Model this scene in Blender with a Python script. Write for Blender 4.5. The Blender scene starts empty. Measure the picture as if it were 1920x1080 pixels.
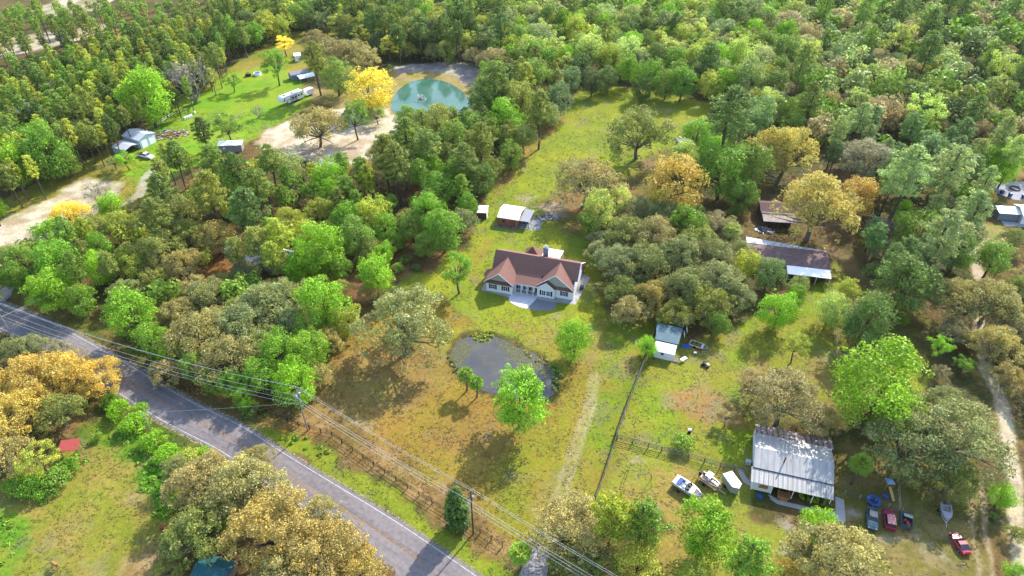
import bpy, math, random
import numpy as np
from mathutils import Vector, Matrix

# ------------------------------------------------------------------ camera, sky, sun, exposure
scn = bpy.context.scene
COL = scn.collection
CAM_H = 105.0
DOWN = math.radians(38.5)
FPX = 1281.0                       # focal length in pixels of a 1920 px wide frame
cd = bpy.data.cameras.new('camera'); cam = bpy.data.objects.new('camera', cd); COL.objects.link(cam)
cam.location = (0, 0, CAM_H); cam.rotation_euler = (math.pi/2 - DOWN, 0, 0)
cd.sensor_width = 36.0; cd.lens = FPX/1920*36.0; cd.clip_start = 0.5; cd.clip_end = 6000
scn.camera = cam
SUN_EL, SUN_AZ = math.radians(38), math.radians(54)      # azimuth measured from +x towards +y
wd = bpy.data.worlds.new('World'); scn.world = wd; wd.use_nodes = True
wn = wd.node_tree; bg = wn.nodes['Background']
sky = wn.nodes.new('ShaderNodeTexSky'); sky.sky_type = 'NISHITA'; sky.sun_disc = False
sky.sun_elevation = SUN_EL; sky.sun_rotation = math.pi/2 - SUN_AZ
wn.links.new(sky.outputs[0], bg.inputs[0]); bg.inputs[1].default_value = 0.15
ld = bpy.data.lights.new('sun', 'SUN'); ld.energy = 2.7; ld.angle = math.radians(0.6); ld.color = (1.0, 0.95, 0.86)
sun = bpy.data.objects.new('sun', ld); COL.objects.link(sun)
sdir = Vector((math.cos(SUN_EL)*math.cos(SUN_AZ), math.cos(SUN_EL)*math.sin(SUN_AZ), math.sin(SUN_EL)))
sun.rotation_euler = sdir.to_track_quat('Z', 'Y').to_euler(); sun.location = (60, 60, 150)
vs = scn.view_settings; vs.view_transform = 'Standard'; vs.look = 'None'; vs.gamma = 1; vs.use_curve_mapping = False
vs.exposure = 1.8

def un(x, y, z=0.0):
    """the point at height z seen at photo pixel (x, y) of 1920 x 1080"""
    u = (x-960)/FPX; v = (y-540)/FPX
    dy = math.cos(DOWN) - v*math.sin(DOWN); dz = -math.sin(DOWN) - v*math.cos(DOWN)
    t = (z-CAM_H)/dz
    return Vector((u*t, dy*t, z))
def px_per_m(p):
    return FPX/(p[1]*math.cos(DOWN) + (CAM_H-p[2])*math.sin(DOWN))
def lin(c, k=1.0):
    f = lambda v: (v/255/12.92 if v/255 <= .04045 else ((v/255+.055)/1.055)**2.4)
    return tuple(f(v)*k for v in c)
ALB = 0.50                          # sunlit picture colour -> surface colour
# ------------------------------------------------------------------ materials
MATS = {}
def mat(name, rgb, rough=.7, metal=0., var=.12, scale=3., bump=0., spec=.3, k=ALB, stretch=None):
    if name in MATS: return MATS[name]
    m = bpy.data.materials.new(name); m.use_nodes = True; t = m.node_tree; b = t.nodes['Principled BSDF']
    c = lin(rgb, k)
    tc = t.nodes.new('ShaderNodeTexCoord'); n = t.nodes.new('ShaderNodeTexNoise'); n.inputs['Scale'].default_value = scale
    n.inputs['Detail'].default_value = 5
    if stretch:
        mp = t.nodes.new('ShaderNodeMapping'); mp.inputs['Scale'].default_value = stretch
        t.links.new(tc.outputs['Object'], mp.inputs[0]); t.links.new(mp.outputs[0], n.inputs['Vector'])
    else: t.links.new(tc.outputs['Object'], n.inputs['Vector'])
    r = t.nodes.new('ShaderNodeValToRGB'); r.color_ramp.elements[0].position = .3; r.color_ramp.elements[1].position = .7
    r.color_ramp.elements[0].color = tuple(v*(1-var*1.4) for v in c)+(1,)
    r.color_ramp.elements[1].color = tuple(min(1, v*(1+var)) for v in c)+(1,)
    t.links.new(n.outputs[0], r.inputs[0]); t.links.new(r.outputs[0], b.inputs['Base Color'])
    b.inputs['Roughness'].default_value = rough; b.inputs['Metallic'].default_value = metal
    b.inputs['Specular IOR Level'].default_value = spec
    if bump:
        bp = t.nodes.new('ShaderNodeBump'); bp.inputs['Strength'].default_value = bump
        t.links.new(n.outputs[0], bp.inputs['Height']); t.links.new(bp.outputs[0], b.inputs['Normal'])
    MATS[name] = m; return m

def foliage_mat(name, merged=False):
    m = bpy.data.materials.new(name); m.use_nodes = True; t = m.node_tree; b = t.nodes['Principled BSDF']; out = t.nodes['Material Output']
    N, L = t.nodes.new, t.links.new
    at = N('ShaderNodeAttribute'); at.attribute_name = 'leaf'
    if merged:
        ac = N('ShaderNodeAttribute'); ac.attribute_name = 'kind_color'; base = ac.outputs['Color']; tipf = None
    else:
        oi = N('ShaderNodeObjectInfo'); base = oi.outputs['Color']
        sp = N('ShaderNodeSeparateColor'); L(at.outputs['Color'], sp.inputs[0])
        mu = N('ShaderNodeMath'); mu.operation = 'MULTIPLY'; L(sp.outputs[1], mu.inputs[0]); L(oi.outputs['Alpha'], mu.inputs[1])
        mx = N('ShaderNodeMix'); mx.data_type = 'RGBA'; L(mu.outputs[0], mx.inputs['Factor']); L(base, mx.inputs['A'])
        mx.inputs['B'].default_value = lin((168, 162, 104), .9)+(1,); base = mx.outputs['Result']
    s2 = N('ShaderNodeSeparateColor'); L(at.outputs['Color'], s2.inputs[0])
    wm = N('ShaderNodeVectorMath'); wm.operation = 'MULTIPLY'; L(base, wm.inputs[0]); wm.inputs[1].default_value = (1.28, 1.12, .74)
    wf = N('ShaderNodeMath'); wf.operation = 'MULTIPLY'; wf.inputs[1].default_value = .6; L(s2.outputs[2], wf.inputs[0])
    wx = N('ShaderNodeMix'); wx.data_type = 'RGBA'; L(wf.outputs[0], wx.inputs['Factor']); L(base, wx.inputs['A']); L(wm.outputs[0], wx.inputs['B']); base = wx.outputs['Result']
    vm = N('ShaderNodeVectorMath'); vm.operation = 'SCALE'; L(base, vm.inputs[0]); L(s2.outputs[0], vm.inputs['Scale'])
    L(vm.outputs[0], b.inputs['Base Color']); b.inputs['Roughness'].default_value = .55; b.inputs['Specular IOR Level'].default_value = .25
    tr = N('ShaderNodeBsdfTranslucent'); L(vm.outputs[0], tr.inputs['Color'])
    ms = N('ShaderNodeMixShader'); ms.inputs[0].default_value = .33
    L(b.outputs[0], ms.inputs[1]); L(tr.outputs[0], ms.inputs[2]); L(ms.outputs[0], out.inputs[0])
    return m
M_LEAF = foliage_mat('foliage'); M_LEAF_FAR = foliage_mat('foliage_of_woods', True)
M_BARK = mat('bark', (120, 105, 90), .9, var=.3, scale=6); M_GREYBARK = mat('pale_bark', (146, 136, 120), .9, var=.25, scale=6)

# ------------------------------------------------------------------ object helpers
def tag(o, label=None, cat=None, group=None, kind=None):
    if label: o['label'] = label
    if cat: o['category'] = cat
    if group: o['group'] = group
    if kind: o['kind'] = kind
    return o
def thing(name, label, cat, loc=(0, 0, 0), rz=0., group=None):
    o = bpy.data.objects.new(name, None); COL.objects.link(o); o.location = loc; o.rotation_euler = (0, 0, rz)
    o.empty_display_size = .5
    return tag(o, label, cat, group)
class MB:
    def __init__(s): s.v = []; s.f = []; s.c = []
    def add(s, vs, fs):
        n = len(s.v); s.c.append((n, len(s.f))); s.v += [tuple(p) for p in vs]; s.f += [tuple(i+n for i in f) for f in fs]; return s
    def box(s, x0, x1, y0, y1, z0, z1, M=None):
        P = [(x, y, z) for z in (z0, z1) for y in (y0, y1) for x in (x0, x1)]
        if M is not None: P = [M @ Vector(p) for p in P]
        return s.add(P, [(0, 2, 3, 1), (4, 5, 7, 6), (0, 1, 5, 4), (2, 6, 7, 3), (0, 4, 6, 2), (1, 3, 7, 5)])
    def slab(s, pts, t, d=(0, 0, -1)):
        """polygon given counter-clockwise from above, thickened by t along d"""
        n = len(pts); D = Vector(d)*t; A = [Vector(p) for p in pts]; B = [p+D for p in A]
        return s.add(A+B, [tuple(range(n)), tuple(range(2*n-1, n-1, -1))]+[(i, i+n, (i+1) % n+n, (i+1) % n) for i in range(n)])
    def prism(s, prof, y0, y1, axis='y'):
        """closed profile (x,z) swept along y (or (y,z) swept along x)"""
        n = len(prof)
        if axis == 'y': A = [(x, y0, z) for x, z in prof]; B = [(x, y1, z) for x, z in prof]
        else: A = [(y0, x, z) for x, z in prof]; B = [(y1, x, z) for x, z in prof]
        return s.add(A+B, [tuple(range(n)), tuple(range(2*n-1, n-1, -1))]+[(i, i+n, (i+1) % n+n, (i+1) % n) for i in range(n)])
    def tube(s, pts, rad, n=6, cap=True):
        P = [Vector(p) for p in pts]; R = rad if isinstance(rad, (list, tuple)) else [rad]*len(P)
        b = len(s.v); prev = None
        for i, p in enumerate(P):
            t = (P[min(i+1, len(P)-1)]-P[max(i-1, 0)])
            if t.length < 1e-9: t = Vector((0, 0, 1))
            t.normalize()
            a = t.cross(Vector((0, 0, 1)) if abs(t.z) < .9 else Vector((1, 0, 0))).normalized()
            if prev is not None:
                a = (prev - t*prev.dot(t))
                a = a.normalized() if a.length > 1e-6 else t.orthogonal().normalized()
            prev = a; c = t.cross(a)
            for k in range(n):
                q = 2*math.pi*k/n; s.v.append(tuple(p+(a*math.cos(q)+c*math.sin(q))*R[i]))
        for i in range(len(P)-1):
            for k in range(n):
                k2 = (k+1) % n; s.f.append((b+i*n+k, b+i*n+k2, b+(i+1)*n+k2, b+(i+1)*n+k))
        if cap:
            s.f.append(tuple(b+k for k in range(n-1, -1, -1))); s.f.append(tuple(b+(len(P)-1)*n+k for k in range(n)))
        return s
    def cyl(s, c, r, z0, z1, n=16, r2=None):
        return s.tube([(c[0], c[1], z0), (c[0], c[1], z1)], [r, r if r2 is None else r2], n)
    def each(s, name, m, parent=None):
        """one object per added piece"""
        c = s.c+[(len(s.v), len(s.f))]
        for (v0, f0), (v1, f1) in zip(c[:-1], c[1:]):
            q = MB(); q.v = s.v[v0:v1]; q.f = [tuple(i-v0 for i in f) for f in s.f[f0:f1]]; q.build(name, m, parent)
    def build(s, name, m, parent=None, smooth=False, label=None, loc=None):
        me = bpy.data.meshes.new(name); me.from_pydata(s.v, [], s.f); me.update()
        if smooth: me.polygons.foreach_set('use_smooth', [True]*len(me.polygons))
        for mm in (m if isinstance(m, (list, tuple)) else [m]): me.materials.append(mm)
        o = bpy.data.objects.new(name, me); COL.objects.link(o)
        if parent is not None: o.parent = parent
        if label: o['label'] = label
        if loc is not None: o.location = loc
        return o

# ------------------------------------------------------------------ ground colour map
def _hash(ix, iy, s):
    h = (ix.astype(np.int64)*374761393 + iy.astype(np.int64)*668265263 + s*1274126177) & 0x7fffffff
    h = ((h ^ (h >> 13))*1103515245) & 0x7fffffff
    return ((h ^ (h >> 16)) & 0xffff)/65535.0
def vnoise(x, y, s=0, octv=3):
    r = np.zeros_like(x); a = .5; tot = 0
    for o in range(octv):
        ix = np.floor(x); iy = np.floor(y); fx = x-ix; fy = y-iy; fx = fx*fx*(3-2*fx); fy = fy*fy*(3-2*fy)
        v = (_hash(ix, iy, s+o)*(1-fx)+_hash(ix+1, iy, s+o)*fx)*(1-fy)+(_hash(ix, iy+1, s+o)*(1-fx)+_hash(ix+1, iy+1, s+o)*fx)*fy
        r += a*v; tot += a; a *= .55; x = x*2.03+17.3; y = y*2.03+5.1
    return r/tot
def lines(a, b, h, grow, far):
    c = list(np.arange(a, b, h)); s = h; p = c[-1]
    while p < far: s *= grow; p += s; c.append(p)
    return c
gx = lines(0, 112, .5, 1.012, 330)
gx = gx + [gx[-1]+d for d in (10, 30, 80, 200, 500, 1200, 2500)]
gx = np.array([-v for v in gx[:0:-1]]+gx)
gy = lines(46, 190, .5, 1.01, 470)
gy = np.array([-2500, -1200, -500, -150, -50, 0, 25, 38]+gy+[gy[-1]+d for d in (10, 30, 80, 200, 500, 1200, 2500, 3500)])
GX, GY = np.meshgrid(gx, gy); X = GX.ravel(); Y = GY.ravel()
WX = X+(vnoise(X/5, Y/5, 3)-.5)*5+(vnoise(X/1.2, Y/1.2, 5)-.5)*1.4
WY = Y+(vnoise(X/5, Y/5, 11)-.5)*5+(vnoise(X/1.2, Y/1.2, 15)-.5)*1.4
def G(*c):
    v = np.array(lin(c, ALB)); g = v.mean(); w = np.clip((v.min()/v.max()-.35)/.3, 0, 1); return (v*.94+g*.06)*(np.array([.98, .94, .78])*(1-w)+np.array([1.06, 1.04, 1.02])*w)
gc = np.zeros((len(X), 3))
n1 = vnoise(X/14, Y/14, 40)[:, None]; n2 = vnoise(X/3, Y/3, 60)[:, None]
def blend(a, b, f): return a*(1-f)+b*f
gc[:] = blend(blend(G(128, 104, 66), G(88, 96, 48), np.clip((n1-.35)*3, 0, 1)), G(150, 112, 78), np.clip((n2-.55)*3, 0, .6))
def pdist(px, py, P):
    inside = np.zeros(len(px), bool); d = np.full(len(px), 1e9); n = len(P)
    for i in range(n):
        x0, y0 = P[i]; x1, y1 = P[(i+1) % n]
        c = ((y0 > py) != (y1 > py)); inside ^= c & (px < (x1-x0)*(py-y0)/((y1-y0) if y1 != y0 else 1e-9)+x0)
        L2 = (x1-x0)**2+(y1-y0)**2+1e-9; t = np.clip(((px-x0)*(x1-x0)+(py-y0)*(y1-y0))/L2, 0, 1)
        d = np.minimum(d, np.hypot(px-x0-t*(x1-x0), py-y0-t*(y1-y0)))
    return np.where(inside, -d, d)
def paint(pts, col, col2=None, soft=1.5, op=1., warp=1., ns=5., bias=.5):
    P = [tuple(un(*p)[:2]) for p in pts]; xs = [p[0] for p in P]; ys = [p[1] for p in P]; m = soft+7
    sel = np.where((X > min(xs)-m) & (X < max(xs)+m) & (Y > min(ys)-m) & (Y < max(ys)+m))[0]
    x = X[sel]+(WX[sel]-X[sel])*warp; y = Y[sel]+(WY[sel]-Y[sel])*warp
    f = np.clip(.5-pdist(x, y, P)/soft, 0, 1)[:, None]*op
    c = G(*col)
    if col2 is not None: c = blend(G(*col), G(*col2), np.clip((vnoise(X[sel]/ns, Y[sel]/ns, 77)-bias)*3.5+.5, 0, 1)[:, None])
    gc[sel] = blend(gc[sel], c, f)
def stroke(pts, w, col, op=1., soft=.5, warp=.25):
    P = [tuple(un(*p)[:2]) for p in pts]; xs = [p[0] for p in P]; ys = [p[1] for p in P]; m = w+4
    sel = np.where((X > min(xs)-m) & (X < max(xs)+m) & (Y > min(ys)-m) & (Y < max(ys)+m))[0]
    x = X[sel]+(WX[sel]-X[sel])*warp; y = Y[sel]+(WY[sel]-Y[sel])*warp; d = np.full(len(sel), 1e9)
    for i in range(len(P)-1):
        x0, y0 = P[i]; x1, y1 = P[i+1]; L2 = (x1-x0)**2+(y1-y0)**2+1e-9
        t = np.clip(((x-x0)*(x1-x0)+(y-y0)*(y1-y0))/L2, 0, 1); d = np.minimum(d, np.hypot(x-x0-t*(x1-x0), y-y0-t*(y1-y0)))
    f = np.clip(.5-(d-w/2)/soft, 0, 1)[:, None]*op*np.clip(vnoise(x/1.5, y/1.5, 9)*1.5+.2, 0, 1)[:, None]
    gc[sel] = blend(gc[sel], G(*col), f)
# dark forest floor under the dense woods
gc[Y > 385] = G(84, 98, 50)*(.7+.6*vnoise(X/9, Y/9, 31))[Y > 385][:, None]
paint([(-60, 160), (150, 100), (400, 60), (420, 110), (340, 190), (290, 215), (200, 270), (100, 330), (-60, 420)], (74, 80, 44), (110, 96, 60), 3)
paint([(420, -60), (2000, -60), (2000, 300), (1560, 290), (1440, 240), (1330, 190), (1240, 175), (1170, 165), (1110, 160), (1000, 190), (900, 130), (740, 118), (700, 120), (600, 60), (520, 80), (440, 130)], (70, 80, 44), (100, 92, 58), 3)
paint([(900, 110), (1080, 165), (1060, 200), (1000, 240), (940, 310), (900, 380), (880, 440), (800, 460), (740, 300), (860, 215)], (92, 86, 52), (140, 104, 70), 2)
# western meadow
paint([(-80, 470), (-80, 400), (0, 385), (60, 345), (110, 330), (200, 275), (290, 215), (350, 185), (430, 130), (480, 95), (530, 60), (640, 55), (690, 100), (640, 160), (560, 215), (480, 262), (420, 300), (330, 320), (300, 350), (250, 395), (180, 420), (60, 470)], (150, 158, 48), (176, 160, 70), 1.5)
paint([(230, 330), (290, 212), (360, 182), (440, 135), (520, 120), (560, 150), (600, 165), (545, 215), (470, 262), (370, 310), (290, 350)], (135, 186, 28), (160, 190, 40), 3, ns=9)
paint([(0, 390), (100, 330), (200, 290), (230, 320), (120, 360), (0, 430)], (170, 152, 66), (140, 150, 50), 3, .8)
paint([(-80, 480), (-60, 430), (0, 412), (50, 395), (85, 378), (110, 365), (130, 345), (158, 336), (235, 345), (226, 366), (180, 400), (120, 430), (95, 450), (40, 470)], (232, 216, 196), (196, 176, 148), 1.2, ns=3)
stroke([(262, 366), (274, 330), (297, 310), (306, 300)], 2.6, (198, 186, 174)); stroke([(225, 385), (245, 378), (268, 350)], 2., (196, 178, 150), .8)
# sand by the green pond and its banks
paint([(480, 270), (500, 245), (560, 218), (620, 205), (700, 195), (745, 205), (752, 240), (712, 262), (690, 300), (640, 318), (560, 300), (500, 292)], (234, 218, 200), (206, 180, 156), 1.2, ns=4)
paint([(560, 165), (620, 130), (700, 140), (740, 165), (735, 200), (640, 205), (590, 190)], (196, 168, 120), (150, 140, 70), 2)
paint([(700, 165), (730, 130), (790, 124), (860, 130), (905, 160), (900, 200), (880, 215), (730, 215)], (172, 160, 78), (196, 170, 120), 1.5, ns=3)
paint([(740, 124), (800, 118), (870, 116), (905, 130), (900, 165), (872, 158), (850, 140), (800, 133), (745, 138)], (212, 196, 190), (170, 158, 160), 1., ns=2.5)
paint([(-80, 110), (0, 72), (90, 60), (170, 50), (215, 40), (190, 66), (110, 84), (0, 112), (-80, 140)], (226, 206, 186), (190, 168, 140), 1.5)
paint([(60, 20), (120, -5), (230, -10), (190, 18), (100, 30)], (220, 200, 186), (160, 150, 110), 1.5)
paint([(170, 66), (240, 50), (250, 66), (180, 78)], (190, 160, 80), None, 2)
# the central field and the lawns of the farmhouse
paint([(925, 330), (960, 285), (1000, 245), (1060, 200), (1090, 172), (1130, 160), (1240, 175), (1345, 195), (1330, 225), (1290, 260), (1260, 320), (1180, 370), (1110, 400), (1100, 450), (1130, 480), (1130, 600), (1110, 650), (980, 640), (880, 600), (840, 560), (760, 540), (740, 500), (780, 470), (880, 470), (900, 400)], (170, 176, 36), (150, 168, 40), 1.8, ns=10)
paint([(925, 330), (960, 288), (1010, 245), (1050, 215), (1062, 222), (1010, 275), (960, 330), (935, 370)], (184, 142, 86), (168, 140, 70), 3, .95)
paint([(1000, 380), (1050, 360), (1120, 345), (1180, 330), (1200, 300), (1260, 280), (1280, 320), (1220, 350), (1120, 400), (1080, 440), (1040, 420)], (168, 128, 92), (130, 120, 60), 3, .9)
paint([(970, 372), (990, 360), (1004, 368), (990, 380)], (196, 176, 140), None, 1.5, .8)
paint([(1005, 385), (1035, 376), (1060, 384), (1060, 402), (1020, 402)], (192, 168, 148), (160, 140, 120), 1.5, .9, ns=2)
paint([(925, 440), (890, 470), (880, 520), (905, 545), (895, 500), (930, 455)], (176, 152, 72), None, 2, .7)
paint([(600, 470), (700, 450), (780, 440), (840, 470), (800, 510), (745, 520), (700, 560), (640, 600), (560, 600), (560, 540)], (162, 118, 82), (122, 98, 62), 2, ns=3)
paint([(745, 330), (800, 380), (780, 440), (740, 470), (735, 400)], (146, 110, 78), (110, 94, 60), 2, .9)
paint([(380, 480), (440, 460), (480, 470), (420, 520), (350, 560), (330, 530)], (196, 132, 80), (150, 108, 62), 1.5, ns=2)
paint([(1095, 600), (1230, 540), (1250, 600), (1210, 700), (1180, 780), (1120, 940), (1020, 950), (1090, 700)], (140, 164, 36), (170, 158, 60), 2, ns=5)
# front field
paint([(640, 600), (840, 560), (880, 610), (850, 640), (1080, 660), (1112, 660), (1095, 760), (1040, 930), (1010, 1060), (960, 1040), (800, 905), (560, 770), (600, 690)], (174, 150, 60), (176, 140, 66), 1.5, ns=7)
paint([(880, 600), (1050, 600), (1110, 660), (1050, 700), (980, 650), (900, 622), (850, 650), (820, 720), (800, 700), (840, 620)], (160, 172, 44), (172, 160, 60), 3, ns=6)
paint([(600, 680), (700, 640), (830, 640), (850, 700), (760, 780), (650, 790), (560, 750)], (180, 150, 98), (160, 132, 88), 4, .7, ns=3)
paint([(840, 790), (960, 770), (1010, 850), (900, 900), (830, 860)], (170, 136, 82), (172, 148, 74), 4, .6, ns=3)
paint([(900, 900), (1040, 780), (1090, 690), (1060, 900), (1010, 1040), (960, 1030)], (168, 158, 52), (150, 160, 40), 4, .8)
paint([(560, 760), (640, 770), (720, 830), (880, 940), (1010, 1050), (960, 1070), (780, 940), (600, 830)], (186, 152, 104), (150, 120, 74), 1., ns=2.5)
paint([(300, 680), (420, 720), (520, 760), (600, 800), (580, 850), (460, 790), (330, 720)], (150, 124, 60), (196, 150, 90), 1.5, ns=3)
# verges of the road
paint([(470, 790), (560, 812), (700, 900), (830, 985), (990, 1090), (900, 1090), (760, 985), (600, 880), (500, 820)], (158, 170, 42), (140, 158, 40), 1.2, ns=4)
paint([(20, 540), (110, 570), (260, 650), (300, 690), (420, 770), (480, 800), (300, 690), (150, 620), (40, 570)], (140, 140, 50), (120, 110, 56), 1.5)
paint([(60, 560), (150, 560), (240, 630), (220, 650), (130, 610)], (140, 116, 70), (110, 124, 44), 2)
paint([(200, 740), (300, 790), (420, 860), (480, 910), (420, 900), (300, 840), (190, 780)], (100, 122, 44), (136, 140, 56), 1.5)
# pasture in the near corner
paint([(-80, 960), (60, 880), (140, 800), (250, 790), (330, 870), (340, 960), (330, 1120), (-80, 1120)], (152, 156, 52), (176, 158, 78), 1.5, ns=4)
paint([(60, 640), (200, 740), (200, 800), (120, 850), (0, 900), (-80, 900), (-80, 640)], (158, 124, 84), (96, 100, 50), 2, ns=3)
paint([(160, 790), (240, 790), (310, 850), (300, 880), (220, 850), (170, 830)], (92, 150, 30), (140, 160, 44), 2, .9)
paint([(262, 880), (320, 870), (320, 960), (290, 960), (270, 920)], (70, 140, 24), (90, 160, 30), 1., .95)
paint([(-60, 970), (40, 960), (60, 1010), (0, 1090), (-60, 1090)], (110, 170, 34), (150, 170, 50), 2, .9)
paint([(230, 1060), (310, 1010), (340, 1090), (240, 1100)], (196, 166, 124), (170, 140, 90), 2, ns=2)
# yards to the right of the wooden fence
paint([(1235, 600), (1290, 640), (1420, 600), (1500, 560), (1590, 480), (1680, 560), (1720, 640), (1740, 720), (1600, 760), (1430, 740), (1400, 880), (1165, 815)], (150, 172, 36), (166, 164, 56), 2, ns=6)
paint([(1590, 470), (1680, 560), (1760, 610), (1760, 720), (1690, 690), (1560, 640), (1560, 560)], (118, 112, 60), (140, 130, 64), 3, .85, ns=4)
paint([(1560, 440), (1590, 470), (1650, 540), (1640, 555), (1580, 500), (1545, 460)], (176, 140, 112), (150, 120, 90), 2, .8)
paint([(1240, 730), (1300, 716), (1345, 740), (1390, 770), (1400, 800), (1330, 800), (1262, 760)], (186, 138, 84), (176, 150, 100), 2, .9, ns=2)
paint([(1390, 700), (1430, 660), (1540, 660), (1580, 740), (1560, 790), (1400, 790)], (170, 140, 90), (150, 150, 50), 3, .8, ns=3)
paint([(1340, 370), (1430, 350), (1420, 460), (1340, 440), (1310, 380)], (150, 120, 80), (110, 100, 60), 2, .9, ns=3)
paint([(1120, 500), (1230, 480), (1260, 560), (1230, 600), (1130, 590)], (150, 140, 62), (130, 110, 66), 3, .8, ns=3)
paint([(1165, 815), (1400, 880), (1420, 980), (1500, 1000), (1640, 960), (1640, 1120), (1240, 1120), (1250, 960), (1120, 935)], (160, 164, 62), (176, 156, 80), 1.5, ns=4)
paint([(1570, 830), (1700, 860), (1830, 840), (1850, 1100), (1600, 1100), (1500, 1020), (1570, 960)], (132, 126, 58), (160, 142, 92), 2, ns=3)
for q, s_ in (((1480, 985), 16), ((1600, 950), 18), ((1665, 1005), 20), ((1735, 1015), 12), ((1750, 1035), 12), ((1765, 1055), 10), ((1240, 955), 9), ((1560, 1005), 14), ((1470, 1030), 16), ((1780, 1000), 8), ((1790, 1010), 7), ((1195, 895), 8), ((1185, 860), 12)):
    paint([(q[0]-s_, q[1]), (q[0], q[1]-s_*.6), (q[0]+s_, q[1]), (q[0], q[1]+s_*.6)], (206, 190, 172), (176, 160, 130), 1.5, .8, ns=1.5)
# sandy lane and tracks on the right
paint([(1825, 500), (1850, 470), (1860, 560), (1850, 640), (1875, 700), (1905, 780), (1925, 900), (1940, 1090), (1890, 1090), (1880, 900), (1860, 800), (1845, 730), (1822, 680), (1830, 600)], (168, 140, 104), (150, 140, 80), 2, ns=4)
stroke([(1832, 420), (1826, 480), (1838, 520), (1836, 600), (1850, 690), (1872, 740), (1888, 800), (1900, 880), (1906, 960), (1918, 1090)], 2.6, (224, 204, 180), .95)
stroke([(1812, 900), (1826, 980), (1836, 1100)], .7, (190, 166, 136), .9); stroke([(1836, 900), (1848, 980), (1862, 1100)], .7, (200, 176, 146), .9)
paint([(1835, 420), (1880, 420), (1890, 450), (1850, 470), (1830, 455)], (170, 164, 90), (196, 180, 140), 2)
paint([(1860, 290), (1930, 290), (1930, 330), (1870, 340)], (176, 152, 96), None, 2)
paint([(1560, 330), (1640, 320), (1660, 350), (1600, 400)], (150, 120, 84), None, 3, .7)
# gravel drive of the farmhouse: two ruts
stroke([(1112, 690), (1108, 740), (1090, 800), (1068, 870), (1050, 925), (1030, 1000), (1010, 1060)], 2.4, (176, 166, 96), .35, 1.2)
stroke([(1106, 700), (1100, 750), (1080, 810), (1058, 875), (1043, 925), (1018, 1000), (995, 1060)], .9, (190, 178, 134), .85, .9)
stroke([(1118, 700), (1113, 750), (1094, 812), (1074, 880), (1058, 930), (1040, 1000), (1022, 1060)], .9, (192, 180, 138), .85, .9)
paint([(1160, 560), (1105, 640), (1100, 700), (1125, 700), (1130, 640)], (176, 156, 84), None, 2, .6)
# bank of the small pond
paint([(838, 664), (848, 640), (868, 626), (890, 620), (928, 622), (955, 632), (980, 645), (1002, 655), (1030, 672), (1050, 690), (1052, 722), (1040, 752), (990, 750), (925, 744), (902, 738), (876, 722), (852, 700), (842, 682)], (84, 78, 46), (120, 110, 60), .8, .95, .5, ns=1.2)
# fine patchiness
gc *= (.84+.30*vnoise(X/2.2, Y/2.2, 91, 4))[:, None]*(.9+.2*vnoise(X/9, Y/9, 191, 3))[:, None]
grn = np.clip((vnoise(X/6.5, Y/6.5, 401, 4)-.56)*7, 0, 1)[:, None]*.35; gc = gc*(1-grn)+gc*np.array([.72, .98, .6])*grn
dry = np.clip((vnoise(X/4.5, Y/4.5, 501, 4)-.6)*7, 0, 1)[:, None]*.4; gc = gc*(1-dry)+(gc.mean(1, keepdims=True)*np.array([1.3, 1.1, .66]))*dry
me = bpy.data.meshes.new('ground')
nx, ny = len(gx), len(gy); idx = np.arange(nx*ny).reshape(ny, nx)
quads = np.stack([idx[:-1, :-1], idx[:-1, 1:], idx[1:, 1:], idx[1:, :-1]], -1).reshape(-1, 4)
gz = (vnoise(X/22, Y/22, 200)-.5)*0.0
me.vertices.add(nx*ny); me.vertices.foreach_set('co', np.stack([X, Y, gz], 1).ravel())
me.loops.add(quads.size); me.loops.foreach_set('vertex_index', quads.ravel())
me.polygons.add(len(quads)); me.polygons.foreach_set('loop_start', np.arange(len(quads))*4); me.polygons.foreach_set('loop_total', np.full(len(quads), 4))
me.update()
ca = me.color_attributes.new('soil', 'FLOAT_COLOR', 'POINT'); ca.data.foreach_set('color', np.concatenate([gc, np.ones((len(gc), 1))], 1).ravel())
m = bpy.data.materials.new('ground'); m.use_nodes = True; t = m.node_tree; b = t.nodes['Principled BSDF']; N, L = t.nodes.new, t.links.new
at = N('ShaderNodeAttribute'); at.attribute_name = 'soil'; tc = N('ShaderNodeTexCoord')
def noise_node(sc, det=4):
    n = N('ShaderNodeTexNoise'); n.inputs['Scale'].default_value = sc; n.inputs['Detail'].default_value = det; L(tc.outputs['Object'], n.inputs['Vector']); return n.outputs[0]
def mrange(s, a, b_, c, d):
    n = N('ShaderNodeMapRange'); L(s, n.inputs[0]); n.inputs[1].default_value = a; n.inputs[2].default_value = b_; n.inputs[3].default_value = c; n.inputs[4].default_value = d; return n.outputs[0]
f1a = mrange(noise_node(1.6, 6), .3, .7, .78, 1.2); f1b = mrange(noise_node(5., 3), .3, .7, .84, 1.16)
f1m = N('ShaderNodeMath'); f1m.operation = 'MULTIPLY'; L(f1a, f1m.inputs[0]); L(f1b, f1m.inputs[1]); f1 = f1m.outputs[0]; f2 = mrange(noise_node(.35, 5), .35, .65, .0, 1.)
mixc = N('ShaderNodeMix'); mixc.data_type = 'RGBA'; mixc.blend_type = 'MULTIPLY'; L(f2, mixc.inputs['Factor']); L(at.outputs['Color'], mixc.inputs['A']); mixc.inputs['B'].default_value = (.96, 1.0, .82, 1)
mix2 = N('ShaderNodeMix'); mix2.data_type = 'RGBA'; mix2.blend_type = 'MIX'; L(mrange(noise_node(.9, 5), .56, .7, 0., .4), mix2.inputs['Factor']); L(mixc.outputs['Result'], mix2.inputs['A']); mix2.inputs['B'].default_value = lin((172, 140, 88), ALB)+(1,)
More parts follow.
